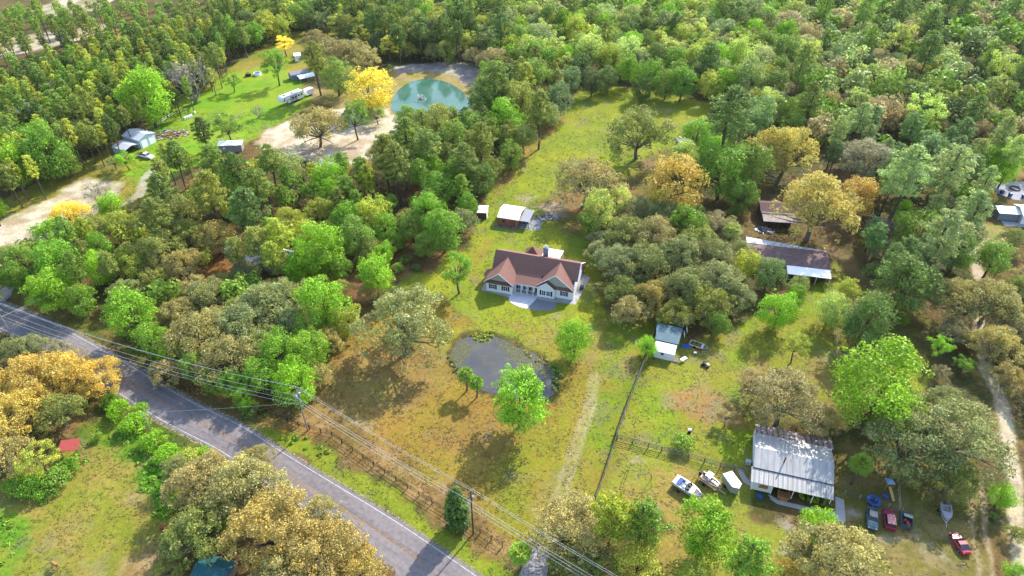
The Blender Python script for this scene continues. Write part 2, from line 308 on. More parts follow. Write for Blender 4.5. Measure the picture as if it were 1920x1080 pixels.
sc = N('ShaderNodeVectorMath'); sc.operation = 'SCALE'; L(mix2.outputs['Result'], sc.inputs[0]); L(f1, sc.inputs['Scale'])
L(sc.outputs[0], b.inputs['Base Color']); b.inputs['Roughness'].default_value = .95; b.inputs['Specular IOR Level'].default_value = .1
bp = N('ShaderNodeBump'); bp.inputs['Strength'].default_value = .5; bp.inputs['Distance'].default_value = .15; L(noise_node(3.5, 5), bp.inputs['Height']); L(bp.outputs[0], b.inputs['Normal'])
me.materials.append(m); go = bpy.data.objects.new('ground', me); COL.objects.link(go); tag(go, kind='structure')
M_GROUND = m
def sheet(name, pts, z, m, label=None, world=False):
    mb = MB(); P = [Vector(p) if world else un(*p) for p in pts]; P = [(p[0], p[1], z) for p in P]
    a = sum(P[i][0]*P[(i+1) % len(P)][1]-P[(i+1) % len(P)][0]*P[i][1] for i in range(len(P)))
    if a < 0: P = P[::-1]
    mb.add(P, [tuple(range(len(P)))])
    return tag(mb.build(name, m), label, None, None, 'structure')
def smooth_poly(pts, n=4):
    """closed Catmull-Rom outline"""
    o = []; k = len(pts)
    for i in range(k):
        p0, p1, p2, p3 = [Vector(pts[(i+j-1) % k]) for j in range(4)]
        for s in range(n):
            t = s/n; o.append(tuple(.5*((2*p1)+(p2-p0)*t+(2*p0-5*p1+4*p2-p3)*t*t+(3*p1-p0-3*p2+p3)*t**3)))
    return o
# ------------------------------------------------------------------ road, drives, water
def asphalt():
    m = bpy.data.materials.new('asphalt'); m.use_nodes = True; t = m.node_tree; b = t.nodes['Principled BSDF']; N, L = t.nodes.new, t.links.new
    tc = N('ShaderNodeTexCoord'); n = N('ShaderNodeTexNoise'); n.inputs['Scale'].default_value = 1.3; n.inputs['Detail'].default_value = 5; L(tc.outputs['Object'], n.inputs['Vector'])
    mp = N('ShaderNodeMapping'); mp0 = N('ShaderNodeMapping'); mp0.inputs['Rotation'].default_value = (0, 0, math.radians(33)); L(tc.outputs['Object'], mp0.inputs[0]); mp.inputs['Scale'].default_value = (.05, .9, 1); L(mp0.outputs[0], mp.inputs[0])
    n2 = N('ShaderNodeTexNoise'); n2.inputs['Scale'].default_value = 1.; n2.inputs['Detail'].default_value = 4; L(mp.outputs[0], n2.inputs['Vector'])
    ad = N('ShaderNodeMath'); ad.operation = 'ADD'; L(n.outputs[0], ad.inputs[0]); L(n2.outputs[0], ad.inputs[1])
    r = N('ShaderNodeValToRGB'); r.color_ramp.elements[0].position = .38; r.color_ramp.elements[1].position = .62
    hf = N('ShaderNodeMath'); hf.operation = 'MULTIPLY'; hf.inputs[1].default_value = .5; L(ad.outputs[0], hf.inputs[0]); L(hf.outputs[0], r.inputs[0])
    r.color_ramp.elements[0].color = lin((126, 117, 116), ALB)+(1,); r.color_ramp.elements[1].color = lin((158, 147, 145), ALB)+(1,)
    L(r.outputs[0], b.inputs['Base Color']); b.inputs['Roughness'].default_value = .85; return m
M_ASPH = asphalt()
def worn(name, rgb, keep):
    m = mat(name, rgb, .8, var=.15, scale=5); t = m.node_tree; N, L = t.nodes.new, t.links.new
    out = t.nodes['Material Output']; b = t.nodes['Principled BSDF']; tr = N('ShaderNodeBsdfTransparent'); ms = N('ShaderNodeMixShader')
    n = N('ShaderNodeTexNoise'); n.inputs['Scale'].default_value = 2.2; n.inputs['Detail'].default_value = 6
    tc = t.nodes['Texture Coordinate']; L(tc.outputs['Object'], n.inputs['Vector'])
    mr = N('ShaderNodeMapRange'); mr.inputs[1].default_value = keep-.08; mr.inputs[2].default_value = keep+.08; L(n.outputs[0], mr.inputs[0])
    L(mr.outputs[0], ms.inputs[0]); L(b.outputs[0], ms.inputs[1]); L(tr.outputs[0], ms.inputs[2]); L(ms.outputs[0], out.inputs[0]); return m
M_WHITE_LINE = worn('white_road_paint', (236, 236, 240), .62); M_YELLOW_LINE = worn('yellow_road_paint', (214, 150, 70), .52)
# road centre line through measured edge points
RE = [un(x, y) for x, y in ((-60, 548), (0, 567), (60, 590), (120, 616), (190, 655), (263, 696), (352, 750), (460, 802), (520, 842), (610, 897), (700, 951), (777, 1000), (893, 1080), (1000, 1155))]   # right-hand (far) edge line
def offset_line(P, d):
    o = []
    for i, p in enumerate(P):
        t = (P[min(i+1, len(P)-1)]-P[max(i-1, 0)]).normalized(); nrm = Vector((t.y, -t.x, 0)); o.append(p+nrm*d)
    return o
def resample(P, step=2.):
    S = [0]
    for i in range(1, len(P)): S.append(S[-1]+(P[i]-P[i-1]).length)
    n = int(S[-1]/step); out = []
    for k in range(n+1):
        s = k*S[-1]/n
        j = max(i for i in range(len(S)) if S[i] <= s+1e-6); j = min(j, len(P)-2); f = (s-S[j])/(S[j+1]-S[j])
        q = [P[max(j-1, 0)], P[j], P[j+1], P[min(j+2, len(P)-1)]]
        out.append(.5*((2*q[1])+(q[2]-q[0])*f+(2*q[0]-5*q[1]+4*q[2]-q[3])*f*f+(3*q[1]-q[0]-3*q[2]+q[3])*f**3))
    return out
REs = resample(RE, 2.)
for _ in range(6): REs = [REs[0]]+[(REs[i-1]+REs[i]*2+REs[i+1])/4 for i in range(1, len(REs)-1)]+[REs[-1]]
def strip(name, d0, d1, z, m, P=REs, kind='structure', brk=None):
    A = offset_line(P, d0); B = offset_line(P, d1); mb = MB()
    for i in range(len(P)-1):
        if brk and not brk(i): continue
        mb.add([(A[i].x, A[i].y, z), (B[i].x, B[i].y, z), (B[i+1].x, B[i+1].y, z), (A[i+1].x, A[i+1].y, z)], [(0, 1, 2, 3)])
    return tag(mb.build(name, m), kind=kind)
RW = 6.3
strip('road', -.45, RW+.35, .02, M_ASPH)
strip('edge_line', -.0, .11, .026, M_WHITE_LINE); strip('edge_line', RW-.11, RW+.0, .026, M_WHITE_LINE, brk=lambda i: i < len(REs)-17)
strip('centre_line', RW/2-.17, RW/2-.05, .026, M_YELLOW_LINE, brk=lambda i: i < len(REs)-11); strip('centre_line', RW/2+.07, RW/2+.19, .026, M_YELLOW_LINE)
M_GRAVEL = mat('gravel', (186, 178, 172), .95, var=.35, scale=2.5, bump=.3); M_CONC = mat('concrete', (206, 202, 200), .85, var=.12, scale=.8); M_CONC2 = mat('grey_gravel', (150, 148, 150), .95, var=.2, scale=4)
for d_ in (-1.0, RW+.3):      # crumbling sandy shoulders
    strip('road_shoulder', d_, d_+.7, .014, worn('sandy_shoulder', (176, 160, 130), .5) if 'sandy_shoulder' not in MATS else MATS['sandy_shoulder'])
sheet('side_road', [(-60, 500), (0, 531), (26, 538), (20, 556), (2, 570), (-60, 552)], .016, M_GRAVEL)
sheet('side_road', [(715, 1020), (745, 1062), (735, 1100), (700, 1140), (1000, 1180), (890, 1100), (800, 1040)], .016, M_ASPH)
sheet('driveway_apron', smooth_poly([un(*p) for p in ((1003, 1026), (1018, 1030), (1028, 1050), (1022, 1090), (1000, 1110), (968, 1110), (975, 1075), (990, 1045))]), .012, mat('driveway_gravel', (188, 180, 176), .95, var=.35, scale=2.), world=True)
sheet('driveway_apron', [(262, 692), (292, 690), (306, 702), (292, 706)], .012, M_GRAVEL)

def water_mat(name, rgb, rgb2, rough, wave, k=ALB, scum=.0, scum_rgb=(120, 120, 70)):
    m = bpy.data.materials.new(name); m.use_nodes = True; t = m.node_tree; b = t.nodes['Principled BSDF']; N, L = t.nodes.new, t.links.new
    tc = N('ShaderNodeTexCoord'); n = N('ShaderNodeTexNoise'); n.inputs['Scale'].default_value = .12; n.inputs['Detail'].default_value = 4; L(tc.outputs['Object'], n.inputs['Vector'])
    r = N('ShaderNodeValToRGB'); r.color_ramp.elements[0].position = .35; r.color_ramp.elements[1].position = .65
    r.color_ramp.elements[0].color = lin(rgb, k)+(1,); r.color_ramp.elements[1].color = lin(rgb2, k)+(1,); L(n.outputs[0], r.inputs[0])
    c = r.outputs[0]
    if scum:
        n3 = N('ShaderNodeTexNoise'); n3.inputs['Scale'].default_value = .45; n3.inputs['Detail'].default_value = 8; n3.inputs['Roughness'].default_value = .7; L(tc.outputs['Object'], n3.inputs['Vector'])
        mr = N('ShaderNodeMapRange'); mr.inputs[1].default_value = .5; mr.inputs[2].default_value = .68; mr.inputs[4].default_value = scum; L(n3.outputs[0], mr.inputs[0])
        mx = N('ShaderNodeMix'); mx.data_type = 'RGBA'; L(mr.outputs[0], mx.inputs['Factor']); L(c, mx.inputs['A']); mx.inputs['B'].default_value = lin(scum_rgb, k)+(1,); c = mx.outputs['Result']
    L(c, b.inputs['Base Color']); b.inputs['Roughness'].default_value = rough; b.inputs['IOR'].default_value = 1.33
    n2 = N('ShaderNodeTexNoise'); n2.inputs['Scale'].default_value = 2.5; n2.inputs['Detail'].default_value = 3; L(tc.outputs['Object'], n2.inputs['Vector'])
    bp = N('ShaderNodeBump'); bp.inputs['Strength'].default_value = wave; bp.inputs['Distance'].default_value = .05; L(n2.outputs[0], bp.inputs['Height']); L(bp.outputs[0], b.inputs['Normal']); return m
POND = [(846, 664), (853, 647), (872, 634), (892, 631), (912, 634), (930, 632), (950, 640), (972, 652), (996, 660), (1018, 676), (1036, 690), (1043, 712), (1036, 742), (1000, 752), (960, 745), (926, 738), (905, 733), (882, 718), (862, 704), (850, 688)]
sheet('pond_water', smooth_poly([un(*p) for p in POND]), .03, water_mat('pond_water', (84, 86, 92), (104, 102, 102), .3, .6, scum=.8, scum_rgb=(124, 122, 78)), world=True)
GPOND = [(733, 196), (740, 178), (755, 162), (778, 151), (806, 148), (834, 153), (860, 166), (876, 182), (881, 196), (876, 212), (850, 222), (800, 226), (756, 220), (736, 210)]
sheet('lake_water', smooth_poly([un(*p) for p in GPOND]), .03, water_mat('green_water', (84, 142, 112), (116, 164, 142), .06, .1, k=.36), world=True)
M_SCUM = worn('pond_scum', (124, 126, 66), .5)
for pp in (((846, 664), (856, 648), (876, 640), (884, 654), (868, 680), (866, 700), (852, 690)), ((930, 638), (952, 642), (985, 660), (1022, 680), (1036, 700), (1022, 706), (996, 690), (966, 682), (945, 660)), ((886, 632), (918, 634), (920, 644), (892, 644))):
    sheet('pond_algae', smooth_poly([un(*p) for p in pp]), .036, M_SCUM, world=True)
# reed beds at the small pond, weeds round it (uncountable)
PAL = {'lime': (126, 176, 26), 'fresh': (110, 156, 40), 'green': (118, 152, 56), 'dark': (96, 124, 56), 'deep': (80, 102, 50), 'olive': (130, 144, 66), 'grey': (134, 148, 98), 'tan': (164, 158, 98), 'rust': (160, 152, 110),
       'gold': (192, 172, 84), 'mustard': (178, 168, 88), 'khaki': (160, 150, 88), 'yellow': (232, 220, 70), 'sage': (144, 166, 102), 'yg': (162, 176, 62), 'pale': (170, 192, 98), 'pine': (120, 142, 64), 'bluegreen': (112, 144, 88), 'silver': (148, 148, 130)}
def LEAFC(nm):
    v = np.array(lin(PAL[nm], 1.12)); g = v.mean(); return (v*.95+g*.05)*np.array([1.04, .98, .78])
def leaf_mesh(name, C, D, S, bright, tipv, m, extra=None, stretch=1.5, warm=None):
    """C centres, D normals (n x 3), S sizes -> one mesh of small quads"""
    n = len(C); r = np.random.RandomState(n)
    a = np.cross(D, r.normal(size=(n, 3))); a /= np.linalg.norm(a, axis=1)[:, None]+1e-9; c = np.cross(D, a)
    S = S[:, None]; V = np.stack([C-a*S*stretch*.5, C-c*S*.5, C+a*S*stretch*.5, C+c*S*.5], 1).reshape(-1, 3)
    me = bpy.data.meshes.new(name); me.vertices.add(n*4); me.vertices.foreach_set('co', V.ravel().astype(np.float32))
    me.loops.add(n*4); me.loops.foreach_set('vertex_index', np.arange(n*4)); me.polygons.add(n)
    me.polygons.foreach_set('loop_start', np.arange(n)*4); me.polygons.foreach_set('loop_total', np.full(n, 4)); me.update()
    ca = me.color_attributes.new('leaf', 'FLOAT_COLOR', 'POINT')
    q = np.stack([bright, tipv, (r.rand(n)*.45 if warm is None else np.clip(warm+r.normal(size=n)*.12, 0, 1)), np.ones(n)], 1); ca.data.foreach_set('color', np.repeat(q, 4, 0).ravel().astype(np.float32))
    if extra is not None:
        cb = me.color_attributes.new('kind_color', 'FLOAT_COLOR', 'POINT'); q = np.concatenate([extra, np.ones((n, 1))], 1); cb.data.foreach_set('color', np.repeat(q, 4, 0).ravel().astype(np.float32))
    me.materials.append(m); return me
def undergrowth(name, regions, seed=1, label=None):
    """regions: (outline px, density per m2, height, colours)"""
    r = np.random.RandomState(seed); CC = []; DD = []; SS = []; BB = []; EE = []
    for pts, den, h, cols, size in regions:
        P = [tuple(un(*p)[:2]) for p in pts]; xs = [p[0] for p in P]; ys = [p[1] for p in P]
        area = (max(xs)-min(xs))*(max(ys)-min(ys)); n = int(area*den)
        x = r.uniform(min(xs), max(xs), n); y = r.uniform(min(ys), max(ys), n)
        keep = (pdist(x, y, P) < 0) & (vnoise(x/4, y/4, 33) > .36); x = x[keep]; y = y[keep]
        for px_, py_ in zip(x, y):
            k = r.randint(34, 60); rr = r.uniform(.5, 1.3)*size; hh = h*r.uniform(.4, 1.2)
            d = r.normal(size=(k, 3)); d /= np.linalg.norm(d, axis=1)[:, None]; d[:, 2] = np.abs(d[:, 2])
            CC.append(np.array([px_, py_, 0])+d*[rr, rr, hh]*r.uniform(.6, 1, (k, 1)))
            dn = d+r.normal(size=(k, 3))*.45; DD.append(dn/np.linalg.norm(dn, axis=1)[:, None]); SS.append(r.uniform(.25, .5, k)*min(1.3, .6+size*.4))
            c = np.array(LEAFC(cols[r.randint(len(cols))]))*r.uniform(.75, 1.2); BB.append(r.uniform(.7, 1.3, k)); EE.append(np.repeat(c[None], k, 0))
    if not CC: return
    me = leaf_mesh(name, np.concatenate(CC), np.concatenate(DD), np.concatenate(SS), np.concatenate(BB), np.zeros(sum(map(len, SS))), M_LEAF_FAR, np.concatenate(EE))
    o = bpy.data.objects.new(name, me); COL.objects.link(o); return tag(o, label, None, None, 'stuff')
# ------------------------------------------------------------------ buildings
M_SIDING = mat('white_siding', (226, 224, 224), .6, k=.95, var=.04, scale=1, stretch=(.2, .2, 14)); M_TRIM = mat('white_trim', (240, 240, 240), .5, var=.03, k=.95)
M_SHING = mat('brown_shingles', (162, 118, 104), .95, var=.12, scale=2.2, stretch=(1, 3, 1), bump=.25)
M_GLASS = mat('window_glass', (60, 72, 78), .08, var=.3, scale=2, spec=.8); M_SHUT = mat('black_shutter', (34, 38, 42), .6, var=.1); M_SAGE = mat('sage_gable_siding', (168, 170, 154), .7, var=.05, k=.9)
M_DARK = mat('dark_void', (34, 34, 36), .8, var=.2); M_STEEL = mat('galvanised_steel', (214, 216, 220), .42, k=.8, metal=.3, var=.1, scale=.6); M_WHITEROOF = mat('white_roof_coating', (246, 244, 238), .6, var=.04, scale=.7, k=.92)
M_RUST = mat('rusty_steel', (150, 120, 110), .7, var=.35, scale=2.5); M_BRICK = mat('brick_siding', (196, 122, 92), .85, var=.14, scale=3, stretch=(1, 1, 6)); M_WOOD = mat('cedar_deck_wood', (212, 150, 92), .8, var=.2, scale=3)
M_GREYWOOD = mat('weathered_wood', (150, 142, 130), .9, var=.25, scale=4, stretch=(4, 4, .5)); M_REDBRICK = mat('red_brick', (160, 84, 70), .9, var=.2, scale=5)
M_GREY = mat('grey_panel', (150, 156, 166), .6, var=.08); M_OLD = mat('old_brown_roofing', (150, 120, 114), .9, var=.22, scale=1.2)
def window(p, x, y, z, w, h, face='y', sh=True, mull=True):
    """window centred at x on the wall plane y (facing -y), sill height z"""
    R = Matrix.Identity(4) if face == 'y' else (Matrix.Rotation(math.pi/2, 4, 'Z') if face == 'x+' else Matrix.Rotation(-math.pi/2, 4, 'Z'))
    T = Matrix.Translation((x, y, z)) @ R
    f = MB(); e = .07
    for a in ((-w/2-e, -w/2, 0, h), (w/2, w/2+e, 0, h), (-w/2-e, w/2+e, -e, 0), (-w/2-e, w/2+e, h, h+e)): f.box(a[0], a[1], -.07, 0.02, a[2], a[3], T)
    if mull: f.box(-.03, .03, -.06, .0, 0, h, T); f.box(-w/2, w/2, -.055, .0, h/2-.025, h/2+.025, T)
    wo = f.build('window', M_TRIM, p)
    MB().box(-w/2, w/2, -.03, .01, 0, h, T).build('glass_pane', M_GLASS, wo)
    if sh:
        for s in (-1, 1): MB().box(*sorted((s*(w/2+.1), s*(w/2+.5))), -.06, .01, -.05, h+.05, T).build('shutter', M_SHUT, wo)
    return wo
def roof2(mb, x0, x1, y0, y1, ze, zr, t=.18, xr=None):
    """gable roof, ridge along y at xr"""
    xr = (x0+x1)/2 if xr is None else xr
    mb.slab([(x0, y0, ze), (xr, y0, zr), (xr, y1, zr), (x0, y1, ze)], t); mb.slab([(xr, y0, zr), (x1, y0, ze), (x1, y1, ze), (xr, y1, zr)], t)
def roofx(mb, x0, x1, y0, y1, ze, zr, t=.18, yr=None, ze2=None):
    yr = (y0+y1)/2 if yr is None else yr; ze2 = ze if ze2 is None else ze2
    mb.slab([(x0, y0, ze), (x1, y0, ze), (x1, yr, zr), (x0, yr, zr)], t); mb.slab([(x0, yr, zr), (x1, yr, zr), (x1, y1, ze2), (x0, y1, ze2)], t)
def striped(name, rgb, rgb2, per, k, duty=.3):
    m = mat(name, rgb, .5, metal=.2, var=.12, scale=.9, k=k, stretch=(1, .25, 1)); t = m.node_tree; b = t.nodes['Principled BSDF']; N, L = t.nodes.new, t.links.new
    src = b.inputs['Base Color'].links[0].from_socket; sx = N('ShaderNodeSeparateXYZ'); L(t.nodes['Texture Coordinate'].outputs['Object'], sx.inputs[0])
    d = N('ShaderNodeMath'); d.operation = 'DIVIDE'; d.inputs[1].default_value = per; L(sx.outputs[0], d.inputs[0]); f = N('ShaderNodeMath'); f.operation = 'FRACT'; L(d.outputs[0], f.inputs[0])
    c = N('ShaderNodeMath'); c.operation = 'LESS_THAN'; c.inputs[1].default_value = duty; L(f.outputs[0], c.inputs[0]); mx = N('ShaderNodeMix'); mx.data_type = 'RGBA'; L(c.outputs[0], mx.inputs['Factor']); L(src, mx.inputs['A']); mx.inputs['B'].default_value = lin(rgb2, k)+(1,); L(mx.outputs['Result'], b.inputs['Base Color']); return m
M_RIBSTEEL = striped('ribbed_steel', (212, 210, 206), (176, 174, 172), .8, .5); M_PANSTEEL = striped('panel_steel', (212, 210, 206), (186, 184, 182), 1.1, .48, .1); M_RIBRUST = striped('ribbed_rusty_steel', (176, 160, 160), (128, 110, 110), 1.0, .5, .35)
# --- farmhouse
hp = un(912, 544); HA = math.radians(-16)
H = thing('farmhouse', 'white house with a brown shingle roof and two front gables, above the small pond', 'house', hp, HA)
w = MB()
w.prism([(0, 0), (6.6, 0), (6.6, 2.9), (0, 2.9)], 0, 6)
w.prism([(.4, 0), (21.3, 0), (21.3, 2.9), (.4, 2.9)], 2.5, 12.7)
w.prism([(12.9, 0), (21.28, 0), (21.28, 2.9), (12.9, 2.9)], 2.0, 4)
w.prism([(12.75, 0), (16.8, 0), (16.8, 2.95), (14.77, 4.45), (12.75, 2.95)], 1.1, 3.9)
w.prism([(2.6, 2.85), (13.0, 2.85), (7.6, 6.8), (4.5, 3.8)], .45, .6, 'x'); w.prism([(2.6, 2.85), (13.0, 2.85), (7.6, 6.8), (4.5, 3.8)], 21.0, 21.25, 'x')
w.build('wall', M_SIDING, H)
g = MB(); g.prism([(-.1, 3.05), (6.7, 3.05), (3.3, 5.7)], .45, 1.2); g.prism([(12.7, 3.05), (20.9, 3.05), (16.8, 6.5)], 2.25, 3.); g.each('gable_siding', M_SAGE, H)
r = MB()
roofx(r, .2, 21.7, 4.4, 14.0, 4.0, 7.15, yr=7.6, ze2=2.95); r.slab([(6.6, 1.05, 2.95), (12.9, 1.05, 2.95), (12.9, 4.42, 4.02), (6.6, 4.42, 4.02)], .16)
r.slab([(-.4, -.45, 3.), (3.3, -.45, 5.95), (3.7, 6.75, 6.25), (-.4, 4.6, 3.)], .18); r.slab([(3.3, -.45, 5.95), (7.0, -.45, 3.), (7.0, 1.3, 3.), (6.4, 4.5, 4.1), (3.7, 6.75, 6.25)], .18)
r.slab([(12.2, 1.6, 3.), (16.8, 1.6, 6.75), (16.8, 7.3, 6.8), (13.4, 4.4, 4.05), (12.2, 1.4, 3.)], .18)
r.slab([(16.8, 1.6, 6.75), (21.4, 1.6, 3.), (21.4, 2.2, 3.), (20.2, 4.5, 4.1), (16.8, 7.3, 6.8)], .18)
r.slab([(-.35, -.5, 2.85), (6.95, -.5, 2.85), (6.95, .5, 3.2), (-.35, .5, 3.2)], .12)
r.slab([(16.9, 1.45, 2.85), (21.35, 1.45, 2.85), (21.35, 2.3, 3.25), (16.9, 2.3, 3.25)], .12)
r.slab([(12.5, .8, 2.9), (14.77, .8, 4.62), (14.77, 4.6, 4.62), (12.5, 2.6, 2.9)], .14); r.slab([(14.77, .8, 4.62), (17.05, .8, 2.9), (17.05, 2.6, 2.9), (14.77, 4.6, 4.62)], .14)
r.slab([(-1.6, 2.6, 2.3), (.3, 2.6, 2.9), (.3, 5.2, 2.9), (-1.6, 5.2, 2.3)], .15)
ro = r.build('roof', M_SHING, H)
c = MB(); c.add([(5.9, 12.2, 3), (10.4, 12.2, 3), (10.4, 16.0, 2.9), (5.9, 16.0, 2.9), (8.1, 13.8, 5.4)], [(0, 1, 4), (1, 2, 4), (2, 3, 4), (3, 0, 4), (0, 3, 2, 1)]); c.build('hipped_porch_roof', M_SHING, H)
ch = MB(); ch.box(11.7, 12.9, 9.9, 10.9, 4, 8.2); ch.box(11.62, 12.98, 9.82, 10.98, 8.2, 8.32); cho = ch.build('chimney', M_GREY, H)
MB().cyl((12.3, 10.4), .16, 8.3, 8.75, 10).build('chimney_pipe', M_STEEL, cho)
MB().slab([(10.6, 13.3, 3.1), (15.2, 13.3, 3.1), (15.4, 17.6, 2.85), (10.4, 17.6, 2.85)], .12).build('patio_cover', M_WHITEROOF, H)
pc = MB()
for x, y in ((10.6, 17.4), (15.2, 17.4), (15.1, 13.5), (10.7, 13.5)): pc.box(x-.07, x+.07, y-.07, y+.07, 0, 2.9)
pc.each('patio_cover_post', M_TRIM, H)
dk = MB(); dk.slab([(15.6, 13.0, .5), (21.6, 13.0, .5), (21.6, 16.3, .5), (15.6, 16.3, .5)], .15); dk.build('deck', mat('reddish_deck', (140, 84, 76), .8, var=.2), H)
wr = MB()
for x in np.arange(15.7, 21.7, .5): wr.box(x-.03, x+.03, 16.2, 16.26, .5, 1.4)
for y in np.arange(13, 16.3, .5): wr.box(21.5, 21.56, y-.03, y+.03, .5, 1.4)
wr.box(15.6, 21.6, 16.18, 16.28, 1.4, 1.46); wr.box(21.48, 21.58, 13, 16.2, 1.4, 1.46); wr.build('deck_railing', mat('rail_wood', (150, 100, 90), .8), H)
MB().box(18.2, 19.9, 14.2, 15.4, .5, 1.3).build('hot_tub', mat('pale_grey_plastic', (176, 186, 198), .5), H)
for x in (1.7, 4.9): window(H, x, 0, .9, .95, 1.25)
window(H, 14.2, 1.1, .8, .85, 1.3, sh=False); window(H, 15.3, 1.1, .8, .85, 1.3, sh=False)
s = MB(); s.box(13.2, 13.6, 1.03, 1.1, .75, 2.2); s.box(15.9, 16.3, 1.03, 1.1, .75, 2.2); s.each('shutter', M_SHUT, H)
window(H, 19.0, 2.0, .9, .85, 1.25)
for x, ww in ((7.6, 1.3), (9.3, 1.2), (10.7, 1.2)): window(H, x, 2.5, .25, ww, 2.2, sh=False)
d = MB(); d.box(11.75, 12.65, 2.42, 2.5, 0, 2.2); do = d.build('door', M_DARK, H)
ps = MB()
for x in (7.0, 8.5, 10.0, 11.5, 12.6): ps.box(x-.08, x+.08, 1.15, 1.31, 0, 2.85)
ps.box(6.6, 12.75, 1.12, 1.3, 2.6, 2.9); ps.each('porch_post', M_TRIM, H)
fs = MB(); t_ = .16
for a, b_ in (((-.45, 2.95), (3.3, 5.98)), ((3.3, 5.98), (7.05, 2.95))): fs.tube([(a[0], -.5, a[1]), (b_[0], -.5, b_[1])], .09, 4)
for a, b_ in (((12.15, 2.95), (16.8, 6.78)), ((16.8, 6.78), (21.45, 2.95))): fs.tube([(a[0], 1.55, a[1]), (b_[0], 1.55, b_[1])], .09, 4)
for a, b_ in (((12.45, 2.87), (14.77, 4.65)), ((14.77, 4.65), (17.1, 2.87))): fs.tube([(a[0], .75, a[1]), (b_[0], .75, b_[1])], .08, 4)
fs.tube([(21.75, 4.4, 4.0), (21.75, 7.6, 7.15)], .1, 4); fs.tube([(21.75, 7.6, 7.15), (21.75, 14, 2.95)], .1, 4); fs.tube([(7.0, .93, 2.85), (12.3, .93, 2.85)], .09, 4)
fs.build('fascia', M_TRIM, H)
MB().box(22.0, 22.9, 6.4, 7.3, 0, .9).build('air_conditioner', mat('dark_grey_metal', (70, 76, 74), .6), H)
# concrete round the farmhouse
hloc = lambda x, y: (Matrix.Translation(hp) @ Matrix.Rotation(HA, 4, 'Z') @ Vector((x, y, 0)))
sheet('patio', [hloc(*p) for p in ((-1.2, -.3), (6.6, -1.3), (6.6, 1.4), (12.9, 1.4), (12.9, .1), (17, .1), (22.2, .6), (23.6, 12), (21.4, 13), (21.3, 2.0), (16.8, 2.05), (16.8, 1.1), (12.9, 1.1), (12.9, 2.5), (6.6, 2.5), (6.6, 0), (0, 0), (-.1, 3), (-1.3, 3))], .012, M_CONC, world=True)
sheet('patio', [hloc(*p) for p in ((6.2, -1.2), (6.3, -2.3), (7.5, -3.2), (9.3, -3.9), (11.3, -4.1), (12.7, .12), (12.9, 1.45), (6.6, 1.45))], .016, mat('pale_concrete', (222, 220, 222), .85, var=.08, scale=.7, k=.7), world=True)
sheet('gravel_patch', [hloc(*p) for p in ((11.4, -4.0), (12.8, .1), (17.4, .1), (18, -1.4), (17.0, -3.2), (13.5, -4.2))], .008, mat('blue_gravel', (156, 158, 164), .95, var=.15, scale=4), world=True)
# --- metal-roofed house
bp_ = un(1407, 917); BA = math.radians(-16.1)
B = thing('metal_roofed_house', 'low house under a wide ribbed silver metal roof, beside the parked boats', 'house', bp_, BA)
w = MB(); w.prism([(.3, 0), (13.0, 0), (13.0, 2.5), (.3, 2.5)], 1.6, 12.8); w.prism([(2.4, 2.4), (12.9, 2.4), (6.0, 4.1)], .35, .45, 'x'); w.prism([(2.4, 2.4), (12.9, 2.4), (6.0, 4.1)], 12.85, 12.95, 'x'); w.box(0.0, 3.4, 0.1, 1.6, 0, 2.4); w.build('wall', M_SIDING, B)
MB().box(6.2, 13.02, 1.5, 1.6, 0, 2.4).build('brick_front', M_REDBRICK, B)
def ribbed(mb, x0, x1, ya, za, yb, zb, step=.42, t=.06):
    mb.slab([(x0, ya, za), (x1, ya, za), (x1, yb, zb), (x0, yb, zb)], t)
    k = Vector((0, yb-ya, zb-za)); nrm = Vector((0, -k.z, k.y)).normalized()*.05
    x = x0+.06
    while x < x1-.05:
        mb.slab([(x, ya, za+nrm.z), (x+.07, ya, za+nrm.z), (x+.07, yb, zb+nrm.z), (x, yb, zb+nrm.z)], .055); x += step
rf = MB(); ribbed(rf, -.5, 13.4, -.4, 2.62, 2.5, 3.25); ro = rf.build('porch_roof', M_RIBSTEEL, B)
rf = MB(); ribbed(rf, -.2, 13.4, 2.3, 3.42, 6.1, 4.6, 1.1); ribbed(rf, -.2, 13.4, 10.2, 3.75, 6.1, 4.6, 1.1); rf.build('roof', M_PANSTEEL, B)
rf = MB(); ribbed(rf, .1, 13.9, 13.4, 2.75, 10.15, 3.68, .5); rf.build('rear_roof', M_RIBRUST, B)
MB().box(-.2, 13.4, 2.28, 2.42, 3.2, 3.38).build('roof_gap_shade', mat('gap_shade_dark', (60, 64, 72), .6), B)  # dark strip standing in for the shaded gap below the upper roof
MB().cyl((4.9, 4.3), .13, 3.8, 5.6, 10).build('chimney_pipe', mat('red_flue', (150, 60, 60), .6), B)
window(B, 1.9, .1, .9, 1.1, 1.0, sh=False); window(B, 9.6, 1.5, .9, 1.2, 1.1, sh=False)
MB().box(4.2, 5.0, 1.5, 1.6, 0, 2.1).build('door', M_DARK, B)
st = MB(); st.box(4.6, 6.5, -.7, .7, 0, .55)
for x in (4.65, 6.4): st.box(x, x+.08, -.7, .7, .55, 1.4)
st.box(4.9, 6.2, -1.1, -.7, 0, .3); st.build('wooden_steps', M_WOOD, B)
MB().box(1.2, 2.7, -.02, .1, .95, 1.8).build('window_board', M_WOOD, B)
po = MB()
for x in (.0, 3.4, 6.9, 10.2, 13.1): po.box(x-.06, x+.06, -.15, -.03, 0, 2.6)
po.each('porch_post', M_TRIM, B)
MB().box(-1.0, -.1, 5.2, 6.0, 0, .9).build('air_conditioner', mat('white_metal', (226, 230, 234), .5), B)
bl = lambda x, y: (Matrix.Translation(bp_) @ Matrix.Rotation(BA, 4, 'Z') @ Vector((x, y, 0)))
